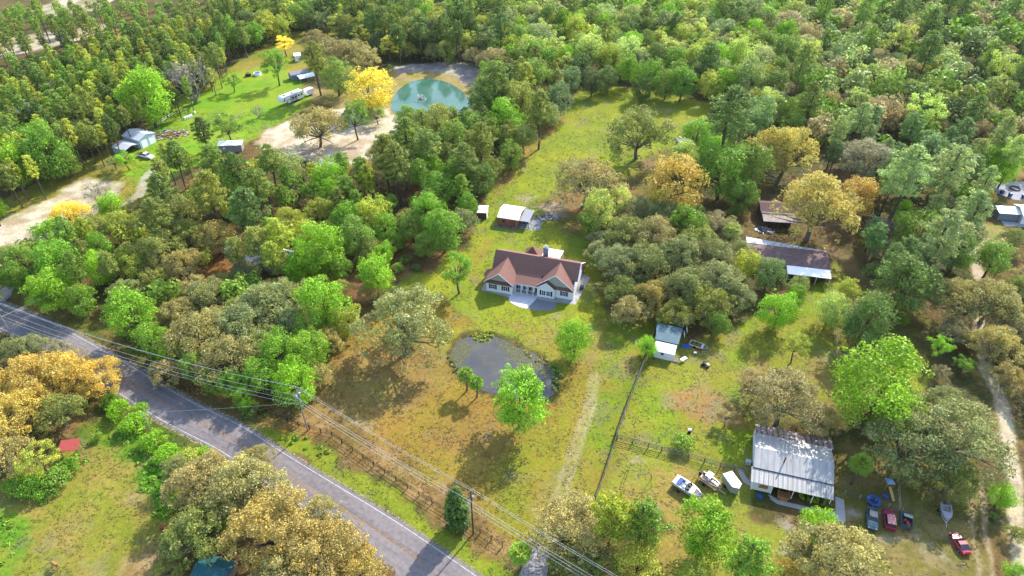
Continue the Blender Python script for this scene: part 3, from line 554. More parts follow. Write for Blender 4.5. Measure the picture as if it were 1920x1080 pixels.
sheet('footpath', [bl(*p) for p in ((3.0, -.3), (3.6, -1.3), (4.6, -1.9), (13.6, -2.0), (14.6, -2.6), (15.9, -2.4), (16.0, 2.3), (14.6, 2.6), (14.4, -.5), (13.4, -1.0), (4.8, -1.0), (3.8, -.4))], .012, M_CONC, world=True)
sheet('footpath', [bl(*p) for p in ((-.1, .6), (-1.2, 1.2), (-2.0, 2.6), (-2.4, 4.0), (-1.4, 3.9), (-.9, 2.6), (-.1, 1.9))], .012, M_CONC, world=True)
# --- long brown-roofed mobile home
mp_ = un(1380+440/4.696, 330+900/4.696); MA = math.radians(-11.4)
Q = thing('mobile_home', 'long brown-roofed mobile home with a white awning and white rear strip', 'house', mp_, MA)
w = MB(); w.box(-9.6, 10.1, 2.1, 9.3, 0, 2.8); w.prism([(2.1, 2.8), (9.3, 2.8), (6.2, 3.5)], 9.95, 10.1, 'x'); w.build('wall', mat('beige_siding', (170, 160, 150), .7), Q)
rf = MB(); roofx(rf, -9.9, 10.3, 1.8, 9.6, 2.85, 3.6, .12, yr=6.2); rf.build('roof', M_OLD, Q)
MB().slab([(-9.7, 9.65, 3.0), (10.3, 9.65, 2.9), (10.4, 10.0, 2.85), (-9.4, 13.0, 2.7)], .1).build('rear_awning', mat('stained_white_roof', (224, 230, 234), .7, var=.3, scale=1.5), Q)
MB().slab([(-.4, -1.5, 2.5), (9.9, -1.5, 2.5), (10.1, 1.85, 2.75), (-.3, 1.85, 2.75)], .1).build('front_awning', M_WHITEROOF, Q)
po = MB()
for x in (-.2, 3.2, 6.6, 9.7): po.box(x-.05, x+.05, -1.4, -1.3, 0, 2.45)
po.each('awning_post', M_TRIM, Q)
window(Q, 3, 2.1, 1, 1.2, 1, sh=False); window(Q, 7, 2.1, 1, 1.2, 1, sh=False)
# --- brown shed behind it
sp_ = un(1430, 425)
S = thing('outbuilding', 'old brown-roofed outbuilding with a dark open lean-to, half under the big golden oak', 'shed', sp_, math.radians(-8))
MB().box(-.3, 8.4, 2.5, 8.5, 0, 2.7).build('wall', mat('brown_boards', (96, 80, 74), .9), S)
rf = MB(); roofx(rf, -.7, 8.7, 3.6, 9.5, 2.8, 3.7, .12, yr=7); rf.build('roof', mat('dark_brown_roofing', (124, 94, 92), .9, var=.2), S)
MB().slab([(-.3, -.6, 2.2), (8.7, -.6, 2.2), (8.6, 3.6, 2.75), (-.4, 3.6, 2.75)], .1).build('lean_to_roof', mat('rusted_sheet_roof', (176, 156, 150), .7, var=.3, scale=1.5), S)
po = MB()
for x in (-.1, 4, 8.4): po.box(x-.06, x+.06, -.4, -.3, 0, 2.2)
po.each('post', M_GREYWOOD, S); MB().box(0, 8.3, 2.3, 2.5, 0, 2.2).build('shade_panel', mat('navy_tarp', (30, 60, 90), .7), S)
# --- barn with carport
cp = un(880+640/12, 370+600/12)
A = thing('brick_outbuilding', 'orange-brown outbuilding with a bright white roof and a grey carport, behind the farmhouse', 'outbuilding', cp, math.radians(-15.9))
w = MB(); w.prism([(.15, 0), (6.1, 0), (6.1, 6.2), (.15, 6.2)], 0, .01); w = MB()
w.prism([(0, 0), (6.3, 0), (6.3, 2.4), (3.1, 3.4), (0, 2.4)], .15, 6.0, 'x'); w.build('wall', M_BRICK, A)
rf = MB(); roofx(rf, -.1, 6.2, -.35, 6.7, 2.5, 3.55, .12, yr=2.6); rf.build('roof', M_WHITEROOF, A)
MB().slab([(6.25, -.1, 2.3), (9.0, -.1, 2.25), (9.0, 6.3, 2.25), (6.25, 6.3, 2.3)], .1).build('carport_roof', mat('grey_carport_roof', (168, 172, 178), .6, var=.1), A)
po = MB()
for y in (0.1, 3.1, 6.1): po.box(8.75, 8.87, y-.06, y+.06, 0, 2.2)
po.each('carport_post', M_GREYWOOD, A)
MB().box(1.3, 2.1, -.06, 0.01, .9, 1.6).build('window', M_GLASS, A); MB().box(3.6, 5.6, -.05, .01, 0, 2.0).build('door', mat('brown_barn_door', (180, 104, 76), .8), A)
MB().cyl((5.5, -.5), .05, 0, 3.7, 6).build('antenna_pole', M_STEEL, A); MB().box(6.9, 8.1, 2.2, 3.6, 0, 1.1).build('workbench', mat('blue_tarp', (40, 80, 130), .7), A)
cl = lambda x, y: (Matrix.Translation(cp) @ Matrix.Rotation(math.radians(-15.9), 4, 'Z') @ Vector((x, y, 0)))
sheet('patio', [cl(*p) for p in ((6.3, -.6), (11.9, -.3), (12, 6.2), (6.3, 6.2))], .012, mat('stained_slab', (176, 178, 186), .85, var=.2, scale=1.2), world=True)
sheet('patio', [cl(*p) for p in ((-.6, -2.0), (6.3, -1.2), (6.3, -.05), (-.6, -.05))], .008, mat('rough_slab', (150, 130, 118), .9, var=.25, scale=1.2), world=True)
# --- small shed by it
zp = un(880+200/12, 370+480/12)
A = thing('garden_shed', 'small dark brown shed with a white roof and white gable end, beside the white-roofed outbuilding', 'shed', zp, math.radians(-6))
MB().box(0, 2.4, .0, 3.4, 0, 2.2).build('wall', mat('dark_brown_siding', (112, 74, 66), .85), A)
MB().prism([(0, 0), (3.4, 0), (3.4, 2.2), (1.7, 2.75), (0, 2.2)], 2.4, 2.46, 'x').build('gable_wall', M_TRIM, A)
rf = MB(); roofx(rf, -.3, 2.6, -.25, 3.65, 2.2, 2.85, .08); rf.build('roof', M_WHITEROOF, A)
MB().box(2.46, 2.5, 1.9, 2.6, 0, 1.9).build('door', M_SHUT, A)
# --- blue-green shed and white shed by the wooden fence
op = un(1180+370/8.306, 570+825/8.306); OA = math.radians(-19)
A = thing('storage_shed', 'small white shed with one black window, in front of the blue-roofed shed', 'shed', op, OA)
w = MB(); w.prism([(0, 0), (2.9, 0), (2.9, 2.15), (1.4, 2.5), (0, 2.15)], 0.05, 4.2, 'x'); w.build('wall', M_SIDING, A)
rf = MB(); roofx(rf, -.15, 4.45, -.25, 3.0, 2.2, 2.62, .08, yr=1.5); rf.build('roof', mat('pale_sheet_roof', (226, 228, 234), .5, var=.08, k=.8), A)
MB().box(1.5, 2.1, -.05, .01, 1.2, 1.75).build('window', M_DARK, A); MB().box(4.2, 4.26, .6, 1.5, 0, 1.9).build('door', M_TRIM, A); MB().box(4.3, 5.4, -.2, 1.2, 0, .25).build('step', M_GREYWOOD, A)
A = thing('blue_roofed_shed', 'open shed under a faded teal-blue sheet roof, against the tall wooden fence', 'shed', op, OA)
rf = MB(); rf.slab([(-.3, 3.1, 2.45), (4.7, 3.1, 2.45), (4.9, 8.0, 3.1), (-.9, 8.0, 3.1)], .08); rf.build('roof', mat('teal_sheet_roof', (84, 124, 138), .6, var=.22, scale=1.5, stretch=(.5, 4, 1)), A)
w = MB(); w.box(-.2, 4.6, 3.2, 3.28, 0, 2.4); w.box(-.5, 4.5, 7.7, 7.8, 0, 3.0); w.box(-.5, -.4, 3.3, 7.7, 0, 2.45); w.build('wall', M_GREYWOOD, A)
# --- garage and carport in the western meadow
gp = un(190+795/10.8, 220+635/10.8); GA_ = math.radians(63.4)
A = thing('metal_garage', 'pale blue-grey metal garage with two white roller doors, at the edge of the pine wood', 'garage', gp, GA_)
M_GAR = mat('pale_blue_steel', (186, 200, 214), .5, var=.05, k=.9); M_GROOF = mat('pale_steel_roof', (206, 210, 220), .42, metal=.2, var=.05, k=.8)
MB().prism([(0, 0), (6.2, 0), (6.2, 3.1), (3.1, 4.0), (0, 3.1)], -.6, 7.2).build('wall', M_GAR, A)
rf = MB(); roof2(rf, -.25, 6.45, -.9, 7.5, 3.12, 4.12, .08); rf.build('roof', M_GROOF, A)
for x in (1.6, 4.6): MB().box(x-1.05, x+1.05, -.66, -.6, 0, 2.5).build('garage_door', M_TRIM, A)
A = thing('carport', 'low pale metal carport standing against the blue-grey garage', 'carport', gp, GA_)
rf = MB(); roof2(rf, -6.0, -.35, -.8, 5.6, 2.1, 2.8, .07); rf.build('roof', M_GROOF, A)
w = MB(); w.box(-5.9, -5.82, -.4, 5.4, 0, 2.1); w.box(-5.8, -.6, 5.3, 5.38, 0, 2.2); w.build('wall', M_GAR, A)
po = MB()
for y in (-.5, 1.4, 3.3): po.box(-.55, -.45, y, y+.1, 0, 2.1); po.box(-5.95, -5.85, y, y+.1, 0, 2.1)
po.each('post', M_STEEL, A)
# --- grey roofed house in the middle woods
A = thing('grey_roofed_house', 'low grey-roofed house almost hidden under the olive-green trees west of the clearing', 'house', un(460, 500), math.radians(-17.9))
MB().box(.3, 11.2, 0, 6.3, 0, 2.4).build('wall', mat('pale_wall', (196, 196, 196), .7), A)
rf = MB(); roofx(rf, 0, 11.6, -.5, 6.8, 2.5, 3.5, .12, yr=3.2); rf.build('roof', mat('slate_grey_roof', (128, 134, 152), .7, var=.14), A)
MB().box(-.1, 11.7, 5.6, 6.95, 2.5, 2.62).build('gutter', M_TRIM, A)
# --- long white trailer shed in the meadow
A = thing('storage_trailer', 'long white flat-roofed storage building standing beside the meadow', 'shed', un(412, 286), math.radians(5.7))
MB().box(0, 7.3, 0, 2.9, 0, 2.4).build('wall', mat('grey_beige_panel', (186, 178, 174), .7), A)
MB().slab([(-.15, -.15, 2.45), (7.5, -.15, 2.45), (7.5, 3.1, 2.65), (-.15, 3.1, 2.65)], .1).build('roof', M_WHITEROOF, A)
MB().box(1.4, 2.0, -.05, .01, 1.1, 1.7).build('window', M_TRIM, A)
# --- far sheds of the western meadow
A = thing('utility_shed', 'small white box shed with a dark door at the far end of the meadow', 'shed', un(554, 116), math.radians(20))
MB().box(0, 2.6, 0, 2.8, 0, 2.5).build('wall', M_TRIM, A); MB().box(-.06, 0.01, .3, 2.5, 0, 2.3).build('door', M_DARK, A); MB().slab([(-.15, -.15, 2.5), (2.75, -.15, 2.5), (2.75, 2.95, 2.75), (-.15, 2.95, 2.75)], .1).build('roof', M_WHITEROOF, A)
A = thing('tin_shed', 'grey-blue tin shed beyond the white camper', 'shed', un(548, 152), math.radians(35))
MB().box(0, 7.2, 0, 3.4, 0, 2.3).build('wall', mat('blue_grey_tin', (150, 168, 190), .6), A); rf = MB(); roofx(rf, -.2, 7.4, -.2, 3.6, 2.3, 2.9, .08); rf.build('roof', mat('grey_tin_roof', (160, 160, 170), .6, var=.15), A)
A = thing('arched_carport', 'white arched metal carport next to the tin shed', 'carport', un(563, 156), math.radians(35))
rf = MB()
for k in range(8):
    a0 = math.pi*(k/8)*.8+.1*math.pi; a1 = math.pi*((k+1)/8)*.8+.1*math.pi
    rf.slab([(0, 1.6-1.9*math.cos(a0), 1.3+1.1*math.sin(a0)), (6.5, 1.6-1.9*math.cos(a0), 1.3+1.1*math.sin(a0)), (6.5, 1.6-1.9*math.cos(a1), 1.3+1.1*math.sin(a1)), (0, 1.6-1.9*math.cos(a1), 1.3+1.1*math.sin(a1))], .06)
rf.build('roof', M_WHITEROOF, A); po = MB()
for x in (.1, 3.2, 6.3):
    for y in (-.2, 3.35): po.box(x, x+.1, y, y+.1, 0, 1.7)
po.each('post', M_STEEL, A)
# --- red-roofed shelter, teal-roofed shed in the near corner
A = thing('field_shelter', 'small open shelter with a faded red metal roof, in the pasture beside the golden oaks', 'shelter', un(118, 858), math.radians(8))
rf = MB(); ribbed(rf, -.2, 3.3, -.2, 2.0, 2.2, 2.4, .3); rf.build('roof', mat('faded_red_metal', (206, 96, 88), .6, var=.12, stretch=(6, .5, 1)), A)
po = MB()
for x in (0, 3.0):
    for y in (0, 2.0): po.box(x, x+.12, y, y+.12, 0, 2.0+y*.16)
po.each('post', M_GREYWOOD, A)
A = thing('teal_roofed_shed', 'shed with a dark teal metal roof under the tan oaks at the bottom edge', 'shed', un(366, 1094), math.radians(-16))
rf = MB(); ribbed(rf, -.3, 5.6, -.4, 2.1, 1.9, 2.8, .35); ribbed(rf, -.3, 5.6, 4.2, 2.1, 1.9, 2.8, .35); rf.build('roof', mat('teal_metal', (50, 116, 122), .5, var=.15), A)
MB().box(0, 5.3, 0, 3.8, 0, 2.1).build('wall', M_GREYWOOD, A)
# --- houses glimpsed at the far right and upper left
A = thing('white_roofed_shed', 'white-roofed shed with a dark open front near the gravel yard', 'shed', un(1873, 418), math.radians(-8))
MB().box(0, 5.2, 1.5, 4.6, 0, 2.4).build('wall', mat('dim_siding', (150, 160, 172), .7), A); MB().slab([(-.3, 1.3, 2.4), (5.5, 1.3, 2.4), (5.5, 4.9, 2.8), (-.3, 4.9, 2.8)], .1).build('roof', M_WHITEROOF, A)
MB().slab([(.9, -1.4, .12), (6.4, -1.4, .12), (6.4, 1.0, .12), (.9, 1.0, .12)], .12).build('door_slab', M_CONC, A)
A = thing('pale_house', 'pale house end and white roof at the edge of the gravel yard', 'house', un(1912, 420), math.radians(-8))
MB().box(0, 9, 0, 6, 0, 2.6).build('wall', M_SIDING, A); rf = MB(); roofx(rf, -.3, 9.3, -.3, 6.3, 2.7, 3.8, .12); rf.build('roof', M_WHITEROOF, A)
sheet('gravel_yard', [(1862, 348), (1880, 340), (1990, 342), (1990, 385), (1900, 374), (1868, 362)], .012, mat('blue_grey_gravel', (186, 184, 192), .9, var=.15, scale=.5))
sheet('gravel_yard', [(1866, 386), (1990, 388), (1990, 398), (1880, 400)], .012, M_GRAVEL)
A = thing('woodland_house', 'grey-roofed house glimpsed among the pines in the upper left', 'house', un(66, 182), math.radians(-12))
MB().box(0, 8, 0, 7, 0, 2.8).build('wall', M_SIDING, A); rf = MB(); roofx(rf, -.4, 8.4, -.4, 7.4, 2.9, 4.4, .12); rf.build('roof', mat('blue_grey_shingle', (168, 174, 196), .7, var=.2), A)
A = thing('white_trailer_home', 'white trailer home seen between the pine trunks in the upper left', 'house', un(15, 214), math.radians(10))
MB().box(0, 7, 0, 3, 0, 2.6).build('wall', M_TRIM, A); MB().slab([(-.1, -.1, 2.7), (7.1, -.1, 2.7), (7.1, 3.1, 2.8), (-.1, 3.1, 2.8)], .1).build('roof', M_WHITEROOF, A)
A = thing('hidden_cabin', 'small white-roofed cabin behind the olive tree at the end of the central field', 'cabin', un(1266, 276), math.radians(-40))
MB().box(0, 4.6, 0, 3.4, 0, 2.4).build('wall', mat('cabin_boards', (130, 120, 110), .8), A); rf = MB(); roofx(rf, -.3, 4.9, -.3, 3.7, 2.4, 3.1, .08); rf.build('roof', mat('cabin_tin', (210, 208, 206), .6, var=.2), A)
# ------------------------------------------------------------------ vehicles
def paint_mat(name, rgb): return mat(name, rgb, .25, var=.05, scale=1, spec=.6, k=.9 if min(rgb) > 180 else ALB)
M_TYRE = mat('tyre_rubber', (38, 38, 40), .9, var=.1); M_RIM = mat('wheel_rim', (190, 192, 196), .35, metal=.6, var=.05); M_LAMP = mat('headlight_lens', (235, 238, 240), .1, var=.05); M_TAIL = mat('tail_light', (190, 30, 30), .3, var=.05); M_AUTOGLASS = mat('car_glass', (40, 52, 60), .06, var=.15, spec=.9)
def loft(mb, st, closed=True):
    """st: list of rings (same count)"""
    n = len(st[0]); b = len(mb.v)
    for r in st: mb.v += [tuple(p) for p in r]
    for i in range(len(st)-1):
        for k in range(n):
            k2 = (k+1) % n; mb.f.append((b+i*n+k, b+(i+1)*n+k, b+(i+1)*n+k2, b+i*n+k2))
    if closed: mb.f.append(tuple(b+k for k in range(n))); mb.f.append(tuple(b+(len(st)-1)*n+k for k in range(n-1, -1, -1)))
def wheels(p, xs, hw, r=.33, wd_=.22):
    for x in xs:
        for s in (-1, 1):
            wl = MB(); wl.tube([(x, s*(hw-wd_), r), (x, s*hw, r)], r, 14); wo = wl.build('wheel', M_TYRE, p, smooth=False)
            MB().tube([(x, s*(hw-.02), r), (x, s*(hw+.015), r)], r*.6, 10).build('rim', M_RIM, wo)
def car(name, label, cat, px0, px1, W, Hh, rgb, kind='sedan', bed=None, group=None):
    """px0 tail, px1 nose: photo pixels on the ground"""
    a, b = un(*px0), un(*px1); Lc = (b-a).length; rz = math.atan2((b-a).y, (b-a).x); c = (a+b)/2
    p = thing(name, label, cat, c, rz, group); hw = W/2; pm = paint_mat('car_paint_%d_%d_%d' % rgb, rgb)
    prof = {'sedan': [(-.5, .62, .80), (-.47, .84, .9), (-.3, .95, .94), (0, .95, .97), (.25, .9, .98), (.42, .78, .94), (.48, .68, .82), (.5, .5, .66)],
            'suv': [(-.5, .8, .86), (-.48, 1.0, .93), (-.3, 1.02, .97), (0, 1.0, .98), (.2, .98, .98), (.42, .9, .94), (.49, .78, .84), (.5, .55, .7)],
            'coupe': [(-.5, .6, .7), (-.47, .8, .86), (-.3, .86, .96), (0, .84, 1), (.25, .74, .98), (.42, .6, .88), (.48, .5, .7), (.5, .38, .5)],
            'pickup': [(-.5, .85, .93), (-.49, .95, .96), (-.2, .97, .98), (0, .98, .98), (.2, .98, .98), (.44, .9, .94), (.49, .75, .85), (.5, .55, .7)]}[kind]
    rings = []
    for fx, h, wf in prof:
        w_ = hw*wf; x = fx*Lc
        rings.append([(x, -w_*.8, .24), (x, -w_, .36), (x, -w_, h-.14), (x, -w_*.86, h), (x, 0, h+.03), (x, w_*.86, h), (x, w_, h-.14), (x, w_, .36), (x, w_*.8, .24)])
    mb = MB(); loft(mb, rings); mb.build('body', pm, p, smooth=False)
    cab = {'sedan': (-.36, -.2, .06, .22), 'suv': (-.47, -.4, .06, .2), 'coupe': (-.42, -.16, -.02, .18), 'pickup': (-.08, -.04, .14, .24)}[kind]
    zb = {'sedan': .9, 'suv': .95, 'coupe': .8, 'pickup': .95}[kind]
    x0, x1, x2, x3 = [v*Lc for v in cab]; wb, wt = hw*.84, hw*.66
    g = MB(); g.add([(x0, -wb, zb), (x3, -wb, zb-.02), (x3, wb, zb-.02), (x0, wb, zb), (x1, -wt, Hh-.04), (x2, -wt, Hh-.04), (x2, wt, Hh-.04), (x1, wt, Hh-.04)], [(0, 1, 5, 4), (1, 2, 6, 5), (2, 3, 7, 6), (3, 0, 4, 7), (4, 5, 6, 7)]); g.build('window_glass', M_AUTOGLASS, p)
    rf = MB(); rf.slab([(x1-.05, -wt-.03, Hh), (x2+.05, -wt-.03, Hh), (x2+.05, wt+.03, Hh), (x1-.05, wt+.03, Hh)], .06)
    for s in (-1, 1):
        for (xa, xb) in ((x0, x1), (x3, x2)): rf.tube([(xa, s*wb, zb), (xb, s*wt, Hh-.03)], .045, 4)
        xm = (x0+x3)/2; rf.tube([(xm, s*(wb+.01), zb), ((x1+x2)/2, s*(wt+.01), Hh-.03)], .04, 4)
    rf.build('roof_panel', pm, p)
    wheels(p, (-.31*Lc, .31*Lc), hw*.97, .33 if kind != 'pickup' else .38)
    for s in (-1, 1):
        MB().box(.46*Lc, .492*Lc, *sorted((s*hw*.45, s*hw*.75)), .55 if kind != 'coupe' else .42, .7 if kind != 'coupe' else .52).build('headlight', M_LAMP, p)
        MB().box(-.505*Lc, -.48*Lc, *sorted((s*hw*.5, s*hw*.8)), .6, .75).build('tail_light', M_TAIL, p)
    if kind == 'pickup' and bed:
        bb = MB(); bb.box(-.47*Lc, -.1*Lc, -hw*.82, hw*.82, .99, 1.03); bo = bb.build('bed_shade_sheet', M_DARK, p)  # flat dark sheet, its colour standing in for the shaded bed recess
        r = random.Random(len(label)); cg = MB()
        for k in range(7):
            x = r.uniform(-.43, -.16)*Lc; y = r.uniform(-.5, .5)*hw; s_ = r.uniform(.12, .3)
            cg.box(x-s_, x+s_, y-s_*.7, y+s_*.7, 1.03, 1.03+r.uniform(.1, .35))
        cg.build('load', bed, p)
    return p
GC = 'cars parked in the yard of the metal-roofed house'
car('parked_car', 'dark teal sedan parked first in the row, closest to the house', 'car', (1633, 955), (1634, 995), 1.9, 1.42, (70, 116, 122), 'sedan', group=GC)
car('parked_car', 'maroon station wagon with a sun-bleached bonnet, between the teal sedan and the pickup', 'car', (1668, 996), (1663, 960), 1.95, 1.6, (170, 40, 84), 'suv', group=GC)
car('pickup_truck', 'dark teal pickup truck with cluttered open bed, at the end of the car row', 'pickup truck', (1697, 992), (1698, 966), 2.0, 1.65, (70, 112, 122), 'pickup', mat('mixed_load', (190, 90, 70), .8, var=.5, scale=1.5), group=GC)
car('sports_car', 'bright red sports coupe parked slantwise on its own near the sandy track', 'car', (1811, 1042), (1785, 1001), 1.9, 1.25, (214, 34, 62), 'coupe', group=GC)
car('pickup_truck', 'white pickup truck with an open bed, parked on the grass below the metal garage', 'pickup truck', (262, 292), (287, 298), 1.95, 1.7, (236, 236, 240), 'pickup', mat('brown_load', (150, 100, 80), .8, var=.4, scale=1.5))
car('parked_car', 'dark blue car half hidden under pines in the middle woods', 'car', (580, 422), (597, 424), 1.85, 1.4, (50, 70, 96), 'sedan')
car('parked_car', 'pale silver-blue car beside the dark blue car under the pines', 'car', (600, 417), (619, 420), 1.9, 1.5, (206, 220, 236), 'suv')
car('parked_car', 'white car at the end of the orange dirt clearing in the middle woods', 'car', (424, 478), (438, 466), 1.85, 1.45, (236, 238, 240), 'suv')
car('parked_car', 'red car mostly hidden behind the white camper', 'car', (528, 186), (543, 180), 1.8, 1.4, (220, 60, 50), 'sedan')
car('parked_car', 'black car on the white sand west of the green pond', 'car', (647, 213), (658, 210), 1.85, 1.4, (46, 48, 56), 'sedan')
# camper
a_ = un(531, 201); c_ = un(574, 184); rz = math.atan2((c_-a_).y, (c_-a_).x)
R = thing('camper_trailer', 'long white fifth-wheel camper with dark side windows, parked on the western meadow', 'camper', a_, rz)
Lr = 9.6
mb = MB(); mb.prism([(0, 1.5), (0, 2.7), (.5, 3.45), (Lr, 3.45), (Lr, .7), (2.6, .7), (2.4, 1.5)], 0, 2.5); mb.build('body', mat('camper_white', (236, 234, 234), .4, var=.05, k=.95), R)
MB().box(3.9, 6.6, -.5, 0, .9, 3.2).build('slide_out', mat('camper_slide', (226, 222, 222), .45, var=.05), R)
for x, z, w_, h_ in ((4.3, 1.9, .7, .7), (5.6, 1.9, .7, .7)): MB().box(x, x+w_, -.54, -.5, z, z+h_).build('window', M_AUTOGLASS, R)
for x in (7.2, 8.5): MB().box(x, x+.7, -.04, .01, 1.8, 2.5).build('window', M_AUTOGLASS, R)
MB().box(.9, 1.5, -.03, .01, 2.2, 2.7).build('window', M_AUTOGLASS, R)
MB().box(.3, 3.8, -.025, .005, 1.75, 1.95).build('stripe', mat('camper_red_stripe', (200, 90, 90), .5), R)
for x in (1.8, 5.2, 8): MB().box(x, x+.5, 1, 1.5, 3.45, 3.6).build('roof_vent', mat('dark_vent', (90, 92, 96), .6), R)
for x in (5.9, 6.8):
    for y in (.15, 2.35): MB().tube([(x, y-.12, .38), (x, y+.12, .38)], .38, 12).build('wheel', M_TYRE, R)
A = thing('cargo_trailer', 'small white box trailer parked behind the camper', 'trailer', un(577, 182), rz)
MB().box(0, 3.2, 0, 2.0, .5, 2.6).build('body', M_TRIM, A)
for y in (.05, 1.95): MB().tube([(1.6, y-.1, .35), (1.6, y+.1, .35)], .35, 12).build('wheel', M_TYRE, A)
MB().tube([(-1.2, 1, .5), (0, 1, .5)], .06, 5).build('hitch', M_STEEL, A)
# boats
def boat(label, pt, pn, W, hullc, deckc, z0, parts, name='motor_boat'):
    a, b = un(*pt), un(*pn); Lb = (b-a).length; rz = math.atan2((b-a).y, (b-a).x)
    p = thing(name, label, 'boat', Vector((a.x, a.y, z0)), rz, 'boats on trailers'); hw = W/2; prof = [(0, .86, .0), (.08, .95, 0), (.35, 1, 0), (.6, .93, .02), (.78, .72, .1), (.9, .42, .25), (.97, .16, .42), (1., .02, .5)]
    H_ = .95; hm = mat('hull_%d_%d_%d' % hullc, hullc, .3, var=.04, spec=.5)
    rings = []
    for fx, wf, zk in prof:
        x = fx*Lb; w_ = hw*wf; rings.append([(x, -w_, H_+zk*.15), (x, -w_*.93, .45+zk*.5), (x, -w_*.5, .12+zk), (x, 0, 0+zk), (x, w_*.5, .12+zk), (x, w_*.93, .45+zk*.5), (x, w_, H_+zk*.15), (x, w_*.78, H_+.03+zk*.15), (x, w_*.74, .62+zk*.15), (x, 0, .6+zk*.15), (x, -w_*.74, .62+zk*.15), (x, -w_*.78, H_+.03+zk*.15)])
    mb = MB(); loft(mb, rings); mb.build('hull', hm, p)
    parts(p, Lb, hw, H_); return p, Lb, rz, a
M_WHITEGEL = mat('white_gelcoat', (240, 240, 242), .25, var=.03, spec=.5, k=.95); M_BLUEPAD = mat('blue_cushion', (30, 80, 190), .6, var=.1); M_GREYPAD = mat('mauve_cushion', (140, 120, 140), .7, var=.3, scale=3); M_TEALSEAT = mat('teal_carpet', (120, 150, 156), .8, var=.2)
def runabout(p, L_, hw, h):
    MB().slab([(.1, -hw*.8, h+.06), (L_*.13, -hw*.85, h+.06), (L_*.13, hw*.85, h+.06), (.1, hw*.8, h+.06)], .2).build('swim_deck', M_WHITEGEL, p)
    MB().box(L_*.16, L_*.26, -hw*.78, hw*.78, .6, h+.12).build('rear_seat', M_BLUEPAD, p)
    MB().slab([(L_*.28, -hw*.74, .66), (L_*.58, -hw*.74, .66), (L_*.58, hw*.74, .66), (L_*.28, hw*.74, .66)], .04).build('cockpit_floor', M_TEALSEAT, p)
    for s in (-1, 1): MB().box(L_*.36, L_*.44, *sorted((s*hw*.25, s*hw*.65)), .66, 1.2).build('seat', M_WHITEGEL, p)
    for s in (-1, 1): MB().box(L_*.47, L_*.56, *sorted((s*hw*.2, s*hw*.75)), .66, 1.1).build('dashboard', mat('dark_dash', (70, 60, 64), .6), p)
    g = MB(); g.slab([(L_*.55, -hw*.8, 1.0), (L_*.56, -hw*.8, 1.0), (L_*.6, -hw*.6, 1.35), (L_*.59, -hw*.6, 1.35)], .02)
    for s in (-1, 1): g.add([(L_*.47, s*hw*.85, 1.0), (L_*.6, s*hw*.62, 1.0), (L_*.58, s*hw*.6, 1.35), (L_*.48, s*hw*.8, 1.3)], [(0, 1, 2, 3)])
    g.add([(L_*.6, -hw*.62, 1.0), (L_*.6, hw*.62, 1.0), (L_*.57, hw*.58, 1.38), (L_*.57, -hw*.58, 1.38)], [(0, 1, 2, 3)]); g.build('windscreen', M_AUTOGLASS, p)
    MB().slab([(L_*.6, -hw*.75, h+.08), (L_*.74, -hw*.62, h+.08), (L_*.74, hw*.62, h+.08), (L_*.6, hw*.75, h+.08)], .1).build('foredeck', M_WHITEGEL, p)
    MB().slab([(L_*.75, -hw*.55, .85), (L_*.9, -hw*.25, .95), (L_*.9, hw*.25, .95), (L_*.75, hw*.55, .85)], .06).build('bow_cushion', M_GREYPAD, p)
def fishing(p, L_, hw, h):
    MB().slab([(.3, -hw*.74, .64), (L_*.8, -hw*.6, .64), (L_*.8, hw*.6, .64), (.3, hw*.74, .64)], .03).build('deck_floor', mat('dark_boat_floor', (96, 94, 104), .8, var=.3, scale=2), p)
    c = MB(); c.slab([(L_*.22, -hw*.75, 2.1), (L_*.48, -hw*.75, 2.15), (L_*.48, hw*.75, 2.15), (L_*.22, hw*.75, 2.1)], .06); co = c.build('hard_top', M_WHITEGEL, p)
    q = MB()
    for x in (.24, .46):
        for s in (-1, 1): q.tube([(L_*x, s*hw*.6, .9), (L_*x, s*hw*.65, 2.08)], .03, 5)
    q.build('top_frame', M_STEEL, co)
    MB().box(L_*.33, L_*.43, -hw*.3, hw*.3, .64, 1.4).build('console', M_WHITEGEL, p)
    for x in (.55, .66): MB().cyl((L_*x, 0), .22, .64, 1.05, 10).build('bucket', M_WHITEGEL, p)
    MB().box(L_*.72, L_*.84, -.3, .3, .7, .95).build('cooler', mat('pale_cooler', (200, 210, 216), .5), p)
    m_ = MB(); m_.box(-.45, .0, -.18, .18, .3, 1.35); m_.tube([(-.3, 0, .4), (-.35, 0, -.3)], .08, 6); m_.build('outboard_motor', M_SHUT, p)
def small_boat(p, L_, hw, h):
    MB().slab([(L_*.2, -hw*.74, .66), (L_*.55, -hw*.74, .66), (L_*.55, hw*.74, .66), (L_*.2, hw*.74, .66)], .03).build('cockpit_floor', mat('dark_cockpit', (70, 74, 96), .7, var=.3, scale=2), p)
    for x in (.3, .45): MB().box(L_*x, L_*x+.35, -hw*.7, hw*.7, .66, .95).build('bench', mat('tan_bench', (176, 160, 150), .7), p)
    MB().slab([(L_*.56, -hw*.88, h+.06), (L_*.8, -hw*.62, h+.1), (L_*.97, 0, h+.12), (L_*.8, hw*.62, h+.1), (L_*.56, hw*.88, h+.06)], .1).build('foredeck', mat('lilac_grey_deck', (206, 200, 212), .5, var=.05), p)
    m_ = MB(); m_.box(-.4, .05, -.15, .15, .3, 1.2); m_.build('outboard_motor', mat('grey_motor', (90, 94, 104), .5), p)
